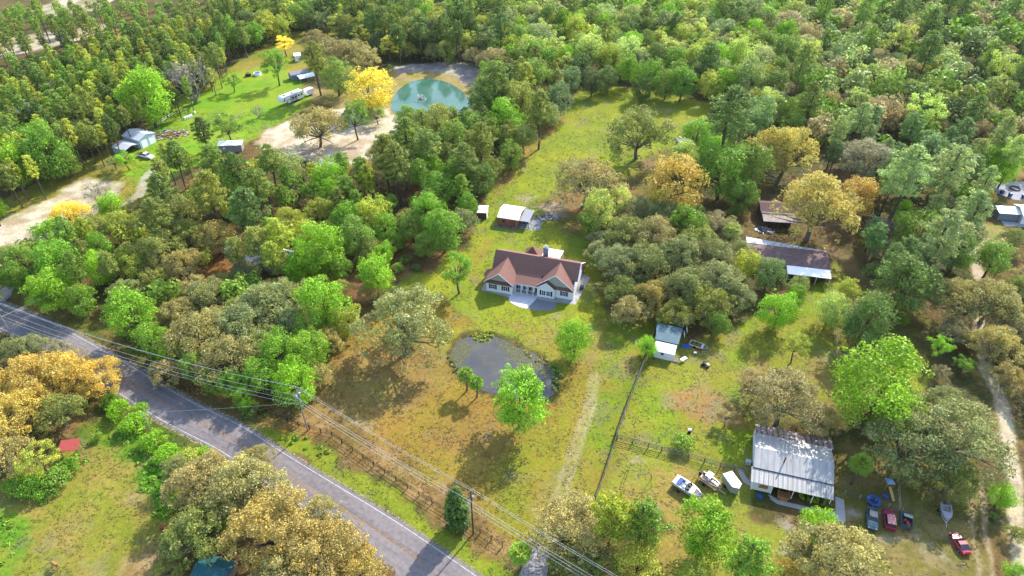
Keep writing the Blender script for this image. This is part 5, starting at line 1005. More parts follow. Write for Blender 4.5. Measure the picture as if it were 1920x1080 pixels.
# ------------------------------------------------------------------ trees
def unit(v): return v/(np.linalg.norm(v, axis=-1, keepdims=True)+1e-9)
def crown(name, clumps, per, leaf, seed, squash=.8, jit=.5, m=None, stretch=1.5, inner=.75, up=.35):
    """clumps: list of (x, y, z, r, tip)"""
    r = np.random.RandomState(seed); Cs = []; Ds = []; Ss = []; Bs = []; Ts = []; Ws = []
    for (x, y, z, rr, tip) in clumps:
        n = max(12, int(per*rr*rr)); d = unit(r.normal(size=(n, 3))+[0, 0, up]); q = r.uniform(inner, 1.05, (n, 1))
        wob = 1+.22*np.sin(d[:, :1]*4+x)*np.cos(d[:, 1:2]*5+y)
        Cs.append(np.array([x, y, z])+d*q*rr*wob*[1, 1, squash]); Ds.append(unit(d+r.normal(size=(n, 3))*jit)); Ss.append(leaf*r.uniform(.6, 1.4, n))
        cb = r.uniform(.74, 1.22); Ws.append(np.full(n, max(0., r.uniform(-.4, 1.)))); Bs.append(cb*r.uniform(.68, 1.35, n)); Ts.append(np.clip(tip+r.normal(size=n)*.25, 0, 1)*(d[:, 2] > -.2))
    return leaf_mesh(name, np.concatenate(Cs), np.concatenate(Ds), np.concatenate(Ss), np.concatenate(Bs), np.concatenate(Ts), m or M_LEAF, None, stretch, np.concatenate(Ws))
def limbs(name, trunk_h, r0, targets, m, seed, lean=.0, fork=.55):
    r = random.Random(seed); mb = MB(); a = r.uniform(0, 6.28); tip = Vector((lean*math.cos(a), lean*math.sin(a), trunk_h))
    mid = tip*.5+Vector((r.uniform(-.1, .1), r.uniform(-.1, .1), 0))
    mb.tube([(0, 0, -.1), (0, 0, .15), tuple(mid), tuple(tip)], [r0*1.5, r0*1.1, r0*.9, r0*.75], 7)
    for t_ in targets:
        T = Vector(t_[:3]); s = tip.lerp(mid, r.uniform(0, fork)*.6); c = s.lerp(T, .5)+Vector((r.uniform(-.4, .4), r.uniform(-.4, .4), r.uniform(-.2, .5))); e = s.lerp(T, .95)
        mb.tube([tuple(s), tuple(c), tuple(e)], [r0*.45, r0*.28, r0*.1], 5, cap=False)
    me = bpy.data.meshes.new(name); me.from_pydata(mb.v, [], mb.f); me.update(); me.materials.append(m); return me
VAR = {}
def variant(kind, k, fine=True):
    if (kind, k, fine) in VAR: return VAR[(kind, k, fine)]
    ls, ps = (.56, 2.9) if fine else (.72, 1.8)
    s = hash_(kind)*17+k*101+7; r = random.Random(s); cl = []
    if kind == 'oak':        # wide spreading live oak, R=6 H=9.5, feathery grey-green clumps
        for i in range(135):
            a = r.uniform(0, 6.28); q = math.sqrt(r.random()); lob = 1+.22*math.sin(3*a+k)+.1*math.sin(5*a+2*k)
            z = 3.4+6.6*(1-q*q*.9)**.5*r.uniform(.55, 1.03); rad = 5.4*q*lob
            cl.append((rad*math.cos(a), rad*math.sin(a), max(2.2, z-.6), r.uniform(.5, 1.15), 1. if r.random() < .45 else .1))
        for i in range(34):
            a = r.uniform(0, 6.28); cl.append((6.0*r.uniform(.85, 1.06)*math.cos(a), 6.0*r.uniform(.85, 1.06)*math.sin(a), r.uniform(2.2, 6.5), r.uniform(.25, .5), .4))
        me = crown('crown', cl, 40*ps, .30*ls, s, .75, .75, up=.3, stretch=1.9); tr = limbs('trunk', 2.6, .34, r.sample(cl, 26), M_GREYBARK, s, .5); R, H_, zc = 6., 10.2, 6.3
    elif kind == 'broad':    # full rounded broadleaf, R=4.5 H=10
        for i in range(66):
            a = r.uniform(0, 6.28); v = r.uniform(-1, 1); q = math.sqrt(max(0, 1-v*v)); lob = 1+.2*math.sin(2*a+k)+.16*math.sin(5*a+k*3)*(1 if v > -.3 else .4)
            w_ = r.uniform(.62, .98); cl.append((3.6*q*w_*lob*math.cos(a), 3.6*q*w_*lob*math.sin(a), 5.3+4.1*v*w_*(1.08 if v > 0 else 1.), r.uniform(.6, 1.5), r.random()*.8))
        for i in range(26):
            a = r.uniform(0, 6.28); v = r.uniform(-.6, 1); q = math.sqrt(1-v*v); g_ = r.uniform(1.0, 1.22); cl.append((3.7*q*g_*math.cos(a), 3.7*q*g_*math.sin(a), 5.4+4.0*v*g_, r.uniform(.25, .55), .5))
        me = crown('crown', cl, 40*ps, .34*ls, s, .8, .5, stretch=1.3); tr = limbs('trunk', 3.2, .25, r.sample(cl, 12), M_BARK, s, .3); R, H_, zc = 4.05, 10., 5.6
    elif kind == 'open':     # open, airy tree with separated boughs, R=4.6 H=11
        for i in range(40):
            a = r.uniform(0, 6.28); v = r.uniform(-.8, 1); q = math.sqrt(max(0, 1-v*v)); w_ = r.uniform(.5, 1.05)
            cl.append((4.0*q*w_*math.cos(a), 4.0*q*w_*math.sin(a), 6.8+3.7*v*w_, r.uniform(.6, 1.25), r.random()*.7))
        me = crown('crown', cl, 42*ps, .33*ls, s, .6, .6, stretch=1.5, inner=.4); tr = limbs('trunk', 4.2, .22, r.sample(cl, 22), M_BARK, s, .5); R, H_, zc = 4.3, 11., 6.8
    elif kind == 'pine':     # tall pine, R=3.2 H=15, tufted whorls
        z = 7.5
        while z < 14.2:
            f = (z-7.5)/6.9; rr = 3.1*math.sqrt(max(.04, 1-f*f*.97))*(.6+.4*min(1, f*3))*r.uniform(.8, 1.12); n = 6 if f < .8 else 4; a0 = r.uniform(0, 6.28)
            for i in range(n):
                a = a0+i*6.28/n+r.uniform(-.35, .35); q = r.uniform(.6, 1.05)
                cl.append((rr*q*math.cos(a), rr*q*math.sin(a), z+r.uniform(-.3, .3), r.uniform(.5, .85)*(1.25-.4*f), r.random()*.6))
                cl.append((rr*q*.5*math.cos(a), rr*q*.5*math.sin(a), z+.2, r.uniform(.4, .7), r.random()*.5))
            z += r.uniform(.75, 1.05)
        cl.append((0, 0, 14.3, .8, .3))
        me = crown('crown', cl, 54*ps, .27*ls, s, .6, .8, stretch=2.6, inner=.3, up=.5); tr = limbs('trunk', 14.3, .2, [], M_BARK, s, .5); R, H_, zc = 3.2, 15., 10.5
    elif kind == 'slim':     # slender plantation pine, R=2.2 H=14
        z = 7.5
        while z < 13.8:
            f = (z-7.5)/6.3; rr = 1.9*math.sqrt(max(.05, 1-f*f*.96))*(.55+.45*min(1, f*3)); a0 = r.uniform(0, 6.28)
            for i in range(5): a = a0+i*1.256+r.uniform(-.3, .3); cl.append((rr*r.uniform(.5, 1)*math.cos(a), rr*r.uniform(.5, 1)*math.sin(a), z+r.uniform(-.3, .3), r.uniform(.45, .75), r.random()*.5))
            z += r.uniform(.7, .95)
        me = crown('crown', cl, 60*ps, .28*ls, s, .7, .8, stretch=2.4, inner=.3, up=.5); tr = limbs('trunk', 13.4, .15, [], M_BARK, s, .4); R, H_, zc = 2.2, 14., 10.6
    elif kind == 'shrub':    # R=2 H=2.6
        for i in range(22):
            a = r.uniform(0, 6.28); q = math.sqrt(r.random()); cl.append((1.5*q*math.cos(a), 1.5*q*math.sin(a), .5+1.5*(1-q*q)**.5*r.uniform(.6, 1), r.uniform(.4, .75), r.random()*.6))
        me = crown('crown', cl, 90*ps, .24*ls, s, .8, .6); tr = limbs('trunk', .6, .08, r.sample(cl, 6), M_BARK, s); R, H_, zc = 2., 2.6, 1.2
    elif kind == 'cedar':    # R=1.5 H=8
        for i in range(150):
            z = r.uniform(.4, 7.5); f = z/8; rr = 1.35*math.sin(min(1, (1-f)*1.6)*1.57)*(.75+.25*min(1, f*5)); a = r.uniform(0, 6.28)
            cl.append((rr*.8*math.cos(a), rr*.8*math.sin(a), z, r.uniform(.35, .6), r.random()*.2))
        me = crown('crown', cl, 230, .2, s, 1.2, .6, stretch=2.0, inner=.5); tr = limbs('trunk', 6, .15, [], M_BARK, s); R, H_, zc = 1.5, 8., 4.
    elif kind == 'bare':     # leafless grey tree, R=5 H=9
        mb = MB()
        def grow(p, d, L_, rad, lv):
            e = p+d*L_; mb.tube([tuple(p), tuple(p.lerp(e, .5)+Vector((r.uniform(-.1, .1), r.uniform(-.1, .1), 0))*L_), tuple(e)], [rad, rad*.8, rad*.55], 5 if lv < 2 else 3, cap=False)
            if lv < 5:
                for i in range(3 if lv < 3 else 2):
                    nd = (d+Vector((r.uniform(-1, 1), r.uniform(-1, 1), r.uniform(-.3, .5)))*.75).normalized(); grow(e, nd, L_*r.uniform(.62, .85), rad*.58, lv+1)
        for i in range(5):
            a = i*1.26+r.uniform(-.3, .3); grow(Vector((0, 0, .1)), Vector((math.cos(a)*.5, math.sin(a)*.5, 1)).normalized(), 2.6, .2, 0)
        for i in range(26):
            a = r.uniform(0, 6.28); q = r.random(); cl.append((4*q*math.cos(a), 4*q*math.sin(a), r.uniform(4, 8), r.uniform(.5, .9), .5))
        me = crown('twigs', cl, 12, .2, s, .9, 1., stretch=3, inner=.1); tr = bpy.data.meshes.new('trunk'); tr.from_pydata(mb.v, [], mb.f); tr.update(); tr.materials.append(mat('silvery_bark', (186, 178, 172), .9, var=.2)); R, H_, zc = 5., 9., 5.5
    elif kind == 'palm':     # cabbage palm, R=1.7 H=5
        hh = 4.2; mb = MB(); C_ = []; V = []; F = []
        for i in range(30):
            a = i*2.4+r.uniform(-.2, .2); el = -.6+1.9*(i/30); d = Vector((math.cos(a)*math.cos(el), math.sin(a)*math.cos(el), math.sin(el))); st = Vector((0, 0, hh)); b = st+d*.8
            side = d.cross(Vector((0, 0, 1))); side = side.normalized() if side.length > .05 else Vector((1, 0, 0)); upv = side.cross(d)
            mb.tube([tuple(st), tuple(b)], .03, 3, cap=False)
            for j in range(-5, 6):
                t_ = j*.27; dd = (d*math.cos(t_)+side*math.sin(t_)).normalized(); e = b+dd*r.uniform(.7, 1.15)+Vector((0, 0, -.22-abs(t_)*.1)); wv = dd.cross(upv).normalized()*.085; mdl = b.lerp(e, .5)+upv*.05
                mb.add([b, mdl+wv, e, mdl-wv], [(0, 1, 2, 3)])
        me = bpy.data.meshes.new('fronds'); me.from_pydata(mb.v, [], mb.f); me.update(); me.materials.append(M_LEAF)
        ca = me.color_attributes.new('leaf', 'FLOAT_COLOR', 'POINT'); q = np.random.RandomState(3).uniform(.75, 1.35, len(mb.v)); ca.data.foreach_set('color', np.stack([q, q*.3, q, q*0+1], 1).ravel())
        tr = limbs('trunk', hh, .16, [], M_BARK, s, 0.15); R, H_, zc = 1.75, 5., 4.
    VAR[(kind, k, fine)] = (me, tr, R, H_, zc); return VAR[(kind, k, fine)]
def hash_(s): return sum((i+1)*ord(c) for i, c in enumerate(s)) % 997
NV = {'oak': 7, 'broad': 8, 'open': 4, 'pine': 5, 'slim': 4, 'shrub': 3, 'cedar': 1, 'bare': 3, 'palm': 2}
CWORD = {'lime': 'lime green', 'fresh': 'fresh green', 'green': 'mid green', 'dark': 'dark green', 'deep': 'deep green', 'olive': 'olive green', 'grey': 'grey-green', 'tan': 'tan-flecked', 'rust': 'rusty tan', 'gold': 'golden', 'yellow': 'bright yellow', 'sage': 'sage green', 'yg': 'yellow-green', 'pale': 'pale green', 'pine': 'olive', 'mustard': 'mustard-tinged', 'khaki': 'khaki green', 'bluegreen': 'blue-green', 'silver': 'silvery'}
KNAME = {'oak': ('live_oak', 'live oak'), 'broad': ('broadleaf_tree', 'broadleaf tree'), 'open': ('open_crowned_tree', 'open-crowned tree'), 'pine': ('pine_tree', 'pine'), 'slim': ('plantation_pine', 'slim pine'), 'shrub': ('shrub', 'shrub'), 'cedar': ('cedar_tree', 'cedar'), 'bare': ('bare_tree', 'leafless tree'), 'palm': ('cabbage_palm', 'palm')}
TIPA = {'oak': .35, 'broad': .1, 'open': .15, 'pine': .0, 'slim': 0., 'shrub': .05, 'cedar': 0., 'bare': .6, 'palm': 0.}
rnd = random.Random(11); TREES = []; KCOUNT = {}
def place_tree(kind, x, y, r_px, colr, zone, name=None, label=None, hs=1., group=None, world=None, rm=None, far=False, tip=None):
    k = rnd.randrange(NV[kind]); me, tr, R, H_, zc = variant(kind, k, world is None)
    if world is None:
        s = 1.
        for _ in range(4):
            p = un(x, y, zc*s*hs); s = r_px/px_per_m(p)/R
        p = un(x, y, zc*s*hs)
    else: p = Vector(world); s = rm/R
    c = LEAFC(colr); j = rnd.uniform(.82, 1.15); h1 = rnd.uniform(.92, 1.08)
    colv = (c[0]*j*h1, c[1]*j, c[2]*j*rnd.uniform(.85, 1.25), TIPA[kind] if tip is None else tip)
    nm, word = KNAME[kind]; rz = rnd.uniform(0, 6.28); hz = s*hs*rnd.uniform(.94, 1.06)
    t_ = bpy.data.objects.new(name or nm, None); COL.objects.link(t_); t_.location = (p.x, p.y, 0); t_.rotation_euler = (0, 0, rz); t_.scale = (s, s, hz)
    t_['category'] = {'shrub': 'shrub', 'palm': 'palm'}.get(kind, 'tree')
    for m_, n_ in ((me, 'fronds' if kind == 'palm' else ('twigs' if kind == 'bare' else 'crown')), (tr, 'trunk')):
        o = bpy.data.objects.new(n_, m_); COL.objects.link(o); o.parent = t_; o.color = colv
    TREES.append(dict(o=t_, x=x, y=y, r=s*R, p=Vector((p.x, p.y, 0)), kind=kind, col=colr, zone=zone, label=label, word=word, group=group)); KCOUNT[nm] = KCOUNT.get(nm, 0)+1
    return t_
# hand-placed trees: zone -> (kind, x, y, radius px, colour[, label])
HAND = {
'along the front of the pine wood': [('broad', 273, 180, 46, 'lime', 'big rounded lime green tree at the pine wood edge beside the leafless grey tree'), ('bare', 352, 140, 52, 'silver', 'large leafless silvery tree leaning at the pine wood edge above the meadow'), ('broad', 392, 140, 17, 'yg'), ('oak', 378, 112, 26, 'tan'), ('oak', 400, 118, 20, 'olive'), ('broad', 22, 303, 42, 'lime'), ('broad', 86, 282, 46, 'fresh'), ('broad', 55, 262, 26, 'lime'), ('broad', -4, 390, 16, 'lime'), ('broad', 120, 300, 26, 'green'), ('broad', 150, 250, 24, 'olive'), ('oak', 168, 262, 22, 'grey')],
'on the western meadow': [('open', 434, 150, 20, 'fresh', 'small round green tree standing on reddish soil near the top of the meadow'), ('open', 424, 232, 30, 'green', 'open mid green tree on the meadow above the long white storage building'), ('pine', 378, 246, 22, 'deep', 'small dark tree touching the green tree above the long white storage building'), ('bare', 482, 206, 15, 'silver', 'small leafless tree alone on the bright meadow grass'), ('open', 234, 296, 22, 'lime', 'small lime green tree in front of the low pale carport'), ('open', 212, 302, 15, 'grey', 'small greyish tree beside the lime tree by the carport'), ('bare', 180, 358, 28, 'silver', 'sparse brown-grey tree on the white sand by the meadow drive'), ('open', 515, 118, 28, 'fresh', 'green tree between the round pool and the white box shed'), ('open', 532, 80, 22, 'yellow', 'yellowish tree at the top of the meadow behind the green tree'), ('pine', 589, 108, 27, 'olive', 'tall thin-stemmed pine in front of the tin shed'), ('broad', 630, 140, 30, 'green'), ('oak', 592, 228, 50, 'tan', 'wide sparse tan oak on the white sand below the camper'), ('broad', 692, 164, 48, 'yellow', 'brilliant yellow round tree at the left shore of the green pond'), ('open', 664, 216, 32, 'fresh', 'forked green tree on the sand below the yellow tree'), ('open', 706, 212, 20, 'green'), ('oak', 625, 92, 38, 'rust'), ('oak', 663, 98, 38, 'tan'), ('oak', 592, 70, 24, 'rust'), ('open', 690, 110, 26, 'tan')],
'by the green pond': [('open', 856, 68, 20, 'yellow', 'yellow-tipped tree against the dark woods beyond the green pond'), ('oak', 924, 108, 32, 'rust'), ('oak', 890, 102, 22, 'rust'), ('broad', 946, 222, 34, 'lime', 'tall lime green tree at the edge of the central field near the pond'), ('broad', 912, 205, 26, 'green'), ('broad', 884, 236, 30, 'green'), ('broad', 762, 222, 20, 'green'), ('broad', 836, 216, 20, 'fresh'), ('pine', 790, 232, 26, 'pine'), ('broad', 820, 232, 36, 'olive'), ('pine', 762, 250, 36, 'pine'), ('pine', 800, 272, 34, 'pine'), ('pine', 722, 290, 34, 'olive'), ('broad', 850, 265, 34, 'green'), ('pine', 902, 262, 32, 'olive'), ('pine', 930, 150, 32, 'pine'), ('pine', 905, 170, 28, 'pine'), ('broad', 970, 190, 34, 'olive'), ('broad', 1000, 150, 34, 'green'), ('pine', 1012, 205, 30, 'pine'), ('broad', 1048, 185, 28, 'bluegreen'), ('broad', 982, 252, 28, 'sage'), ('broad', 958, 290, 24, 'green'), ('oak', 920, 312, 30, 'olive'), ('pine', 985, 145, 24, 'yg'), ('broad', 1030, 215, 20, 'sage'), ('broad', 1072, 150, 24, 'bluegreen'), ('pine', 870, 300, 30, 'pine'), ('broad', 900, 330, 30, 'dark')],
'at the far end of the field': [('oak', 1199, 240, 62, 'olive', 'wide olive live oak standing alone at the far end of the field'), ('broad', 1180, 132, 24, 'lime'), ('broad', 1222, 142, 28, 'fresh'), ('broad', 1280, 152, 28, 'fresh'), ('broad', 1145, 112, 26, 'yg'), ('oak', 1196, 100, 20, 'rust'), ('broad', 1330, 158, 24, 'yg'), ('pine', 1372, 208, 50, 'dark'), ('broad', 1308, 256, 34, 'fresh'), ('broad', 1352, 248, 34, 'green'), ('broad', 1420, 215, 34, 'bluegreen'), ('broad', 1250, 155, 24, 'green'), ('broad', 1205, 165, 20, 'dark'), ('broad', 1110, 150, 24, 'deep'), ('broad', 1140, 145, 22, 'dark')],
'behind the oak grove': [('oak', 1098, 330, 64, 'tan', 'golden-brown spreading oak with a dark trunk on the central field above the carport slab'), ('broad', 1267, 344, 60, 'gold', 'dense orange-gold domed tree standing beyond the oak grove'), ('broad', 1284, 296, 28, 'pale'), ('broad', 1358, 312, 52, 'fresh'), ('broad', 1402, 318, 46, 'green'), ('oak', 1440, 296, 46, 'tan'), ('broad', 1330, 280, 28, 'lime'), ('broad', 1390, 365, 30, 'green')],
'in the grove beside the farmhouse': [('broad', 1122, 392, 36, 'pale'), ('broad', 1160, 374, 26, 'pale'), ('broad', 1105, 412, 20, 'fresh'), ('oak', 1196, 385, 34, 'grey'), ('oak', 1238, 372, 28, 'yg'), ('oak', 1252, 400, 40, 'grey'), ('oak', 1176, 432, 48, 'olive'), ('oak', 1228, 440, 50, 'tan'), ('broad', 1290, 420, 34, 'fresh'), ('oak', 1305, 398, 26, 'grey'), ('oak', 1158, 488, 46, 'grey'), ('oak', 1212, 490, 52, 'grey'), ('oak', 1276, 476, 52, 'grey'), ('oak', 1340, 478, 46, 'grey'), ('oak', 1172, 540, 40, 'olive'), ('oak', 1228, 548, 44, 'khaki'), ('oak', 1290, 532, 52, 'grey'), ('oak', 1350, 524, 50, 'grey'), ('broad', 1400, 500, 28, 'yg'), ('oak', 1330, 562, 48, 'olive'), ('oak', 1382, 552, 34, 'grey'), ('oak', 1270, 580, 36, 'olive'), ('broad', 1345, 606, 22, 'green'), ('oak', 1348, 420, 40, 'rust'), ('shrub', 1378, 396, 18, 'green'), ('palm', 1373, 432, 21, 'sage', 'cabbage palm at the east side of the oak grove'), ('oak', 1310, 450, 44, 'olive'), ('oak', 1390, 470, 30, 'grey')],
'round the long mobile home': [('oak', 1535, 380, 80, 'mustard', 'huge mustard-olive oak spreading over the brown outbuilding'), ('broad', 1612, 368, 40, 'gold', 'smaller orange-gold tree touching the huge mustard-olive oak'), ('oak', 1478, 274, 64, 'mustard', 'mustard-tan oak above the brown outbuilding'), ('oak', 1622, 295, 54, 'silver'), ('broad', 1443, 510, 30, 'bluegreen', 'small round blue-green tree in front of the long mobile home'), ('broad', 1494, 538, 20, 'sage'), ('broad', 1462, 580, 34, 'lime', 'lime green tree on the grass below the mobile home awning'), ('broad', 1496, 552, 20, 'lime'), ('broad', 1588, 545, 24, 'yg'), ('broad', 1560, 578, 32, 'pale'), ('broad', 1628, 600, 48, 'dark', 'dense dark green round tree at the corner of the pale wire fence'), ('shrub', 1692, 600, 14, 'fresh'), ('open', 1494, 648, 28, 'yg', 'thin yellow-green tree with a forked bare trunk on the open grass')],
'in the mixed wood by the sandy lane': [('pine', 1702, 325, 48, 'sage'), ('pine', 1782, 322, 42, 'sage'), ('pine', 1742, 290, 38, 'bluegreen'), ('pine', 1826, 392, 38, 'sage'), ('oak', 1838, 360, 28, 'mustard'), ('bare', 1652, 425, 34, 'silver', 'leafless grey tree behind the east end of the mobile home'), ('broad', 1694, 396, 22, 'lime'), ('broad', 1722, 430, 40, 'green'), ('pine', 1772, 445, 44, 'sage'), ('oak', 1672, 470, 34, 'grey'), ('oak', 1742, 470, 44, 'bluegreen'), ('broad', 1700, 530, 56, 'dark', 'very large dark green domed tree east of the mobile home'), ('oak', 1640, 505, 20, 'bluegreen'), ('broad', 1866, 300, 34, 'fresh'), ('broad', 1882, 318, 28, 'lime'), ('pine', 1905, 285, 28, 'pale'), ('broad', 1864, 482, 36, 'green'), ('oak', 1905, 445, 28, 'olive'), ('broad', 1800, 470, 34, 'green'), ('oak', 1800, 560, 56, 'tan'), ('oak', 1862, 560, 58, 'tan'), ('oak', 1905, 610, 40, 'rust'), ('oak', 1872, 640, 48, 'tan'), ('oak', 1795, 620, 34, 'rust'), ('open', 1764, 648, 24, 'lime'), ('open', 1812, 680, 20, 'fresh'), ('oak', 1892, 700, 34, 'tan'), ('oak', 1915, 540, 36, 'olive'), ('open', 1766, 695, 18, 'rust')],
'behind the metal-roofed house': [('broad', 1648, 725, 84, 'lime', 'very broad lime green tree behind the big grey oak'), ('oak', 1475, 742, 74, 'rust'), ('oak', 1420, 720, 40, 'rust'), ('oak', 1540, 780, 40, 'tan'), ('oak', 1700, 815, 84, 'grey', 'huge grey-green live oak shading the yard beside the metal-roofed house'), ('oak', 1800, 812, 88, 'grey', 'huge grey-green live oak nearest the sandy lane'), ('oak', 1770, 755, 46, 'grey'), ('oak', 1700, 880, 30, 'olive'), ('oak', 1790, 890, 50, 'olive'), ('open', 1363, 782, 22, 'rust'), ('palm', 1614, 873, 25, 'green', 'cabbage palm standing beside the metal-roofed house'), ('shrub', 1284, 829, 27, 'green', 'round green bush on the bright lawn inside the dark rail fence'), ('shrub', 1556, 950, 11, 'deep', 'round dark shrub at the corner of the brick front'), ('shrub', 1712, 775, 20, 'green')],
'near the boats and cars': [('broad', 1326, 992, 58, 'lime', 'dense round lime green tree in front of the boats'), ('pine', 1150, 965, 48, 'yg'), ('pine', 1210, 975, 46, 'green'), ('oak', 1068, 985, 74, 'tan', 'large tan oak at the end of the gravel drive'), ('oak', 1130, 1060, 46, 'olive'), ('broad', 1196, 1052, 48, 'yg'), ('broad', 1300, 1078, 32, 'yg'), ('pine', 1405, 1052, 50, 'green'), ('broad', 1538, 988, 36, 'lime'), ('oak', 1572, 1042, 84, 'tan', 'large golden-tan oak below the row of parked cars'), ('oak', 1480, 1078, 40, 'gold'), ('broad', 1880, 928, 24, 'lime'), ('open', 1440, 1075, 40, 'green'), ('shrub', 1864, 966, 9, 'green'), ('broad', 1905, 1078, 22, 'lime'), ('oak', 1905, 1000, 20, 'olive'), ('oak', 1080, 1055, 50, 'olive')],
'in the oak thicket below the road': [('oak', 372, 900, 62, 'tan'), ('oak', 448, 905, 74, 'tan'), ('oak', 372, 985, 66, 'olive'), ('oak', 505, 985, 84, 'khaki'), ('oak', 600, 1030, 84, 'khaki'), ('oak', 510, 1078, 44, 'tan'), ('oak', 540, 1070, 66, 'tan'), ('oak', 672, 1065, 52, 'khaki'), ('oak', 312, 1062, 32, 'olive'), ('oak', 480, 860, 36, 'tan'), ('broad', 330, 880, 26, 'grey'), ('oak', 600, 960, 40, 'tan'), ('broad', 420, 960, 30, 'green')],
'in the roadside hedge': [('shrub', 222, 768, 27, 'lime'), ('shrub', 252, 792, 28, 'lime'), ('shrub', 284, 824, 28, 'lime'), ('shrub', 312, 850, 26, 'lime'), ('shrub', 348, 860, 30, 'yg'), ('shrub', 380, 850, 22, 'lime'), ('shrub', 205, 750, 20, 'fresh'), ('shrub', 262, 765, 16, 'lime')],
'by the red-roofed shelter': [('oak', 62, 700, 62, 'gold'), ('oak', 116, 698, 58, 'gold'), ('oak', 176, 702, 48, 'gold', 'golden oak with a pale crooked trunk nearest the road'), ('oak', 28, 770, 58, 'mustard'), ('oak', 105, 765, 46, 'olive'), ('oak', 20, 650, 34, 'grey'), ('oak', 60, 645, 30, 'grey'), ('oak', 108, 655, 26, 'silver'), ('oak', 10, 850, 46, 'tan'), ('open', 72, 860, 36, 'yg'), ('shrub', 62, 912, 34, 'fresh'), ('shrub', 102, 896, 32, 'green'), ('shrub', 132, 872, 22, 'fresh'), ('shrub', 30, 905, 28, 'fresh'), ('shrub', 180, 820, 14, 'green'), ('oak', -10, 720, 50, 'gold')],
'between the road and the clearing': [('broad', 247, 592, 46, 'lime', 'bright lime green tree at the roadside in front of the tan oaks'), ('broad', 288, 640, 32, 'fresh'), ('oak', 368, 622, 62, 'tan'), ('oak', 420, 662, 58, 'tan'), ('oak', 445, 600, 60, 'grey'), ('oak', 500, 560, 56, 'grey'), ('oak', 334, 582, 42, 'tan'), ('oak', 482, 640, 42, 'grey'), ('oak', 390, 550, 44, 'grey'), ('oak', 540, 600, 42, 'grey'), ('broad', 604, 568, 46, 'lime'), ('broad', 646, 600, 30, 'yg'), ('broad', 576, 622, 32, 'fresh'), ('broad', 520, 655, 40, 'fresh'), ('broad', 582, 655, 38, 'fresh'), ('broad', 550, 712, 44, 'lime'), ('broad', 490, 702, 34, 'fresh'), ('broad', 430, 716, 24, 'fresh'), ('broad', 365, 690, 28, 'green'), ('broad', 320, 665, 24, 'lime'), ('broad', 400, 715, 24, 'green'), ('broad', 455, 745, 22, 'fresh'), ('oak', 300, 600, 30, 'tan'), ('oak', 757, 592, 90, 'grey', 'very wide grey-green live oak with a thick trunk on the front field'), ('oak', 640, 540, 24, 'tan'), ('oak', 690, 545, 24, 'tan'), ('shrub', 476, 768, 20, 'deep', 'very dark rounded shrub at the start of the black field fence'), ('shrub', 768, 645, 9, 'fresh')],
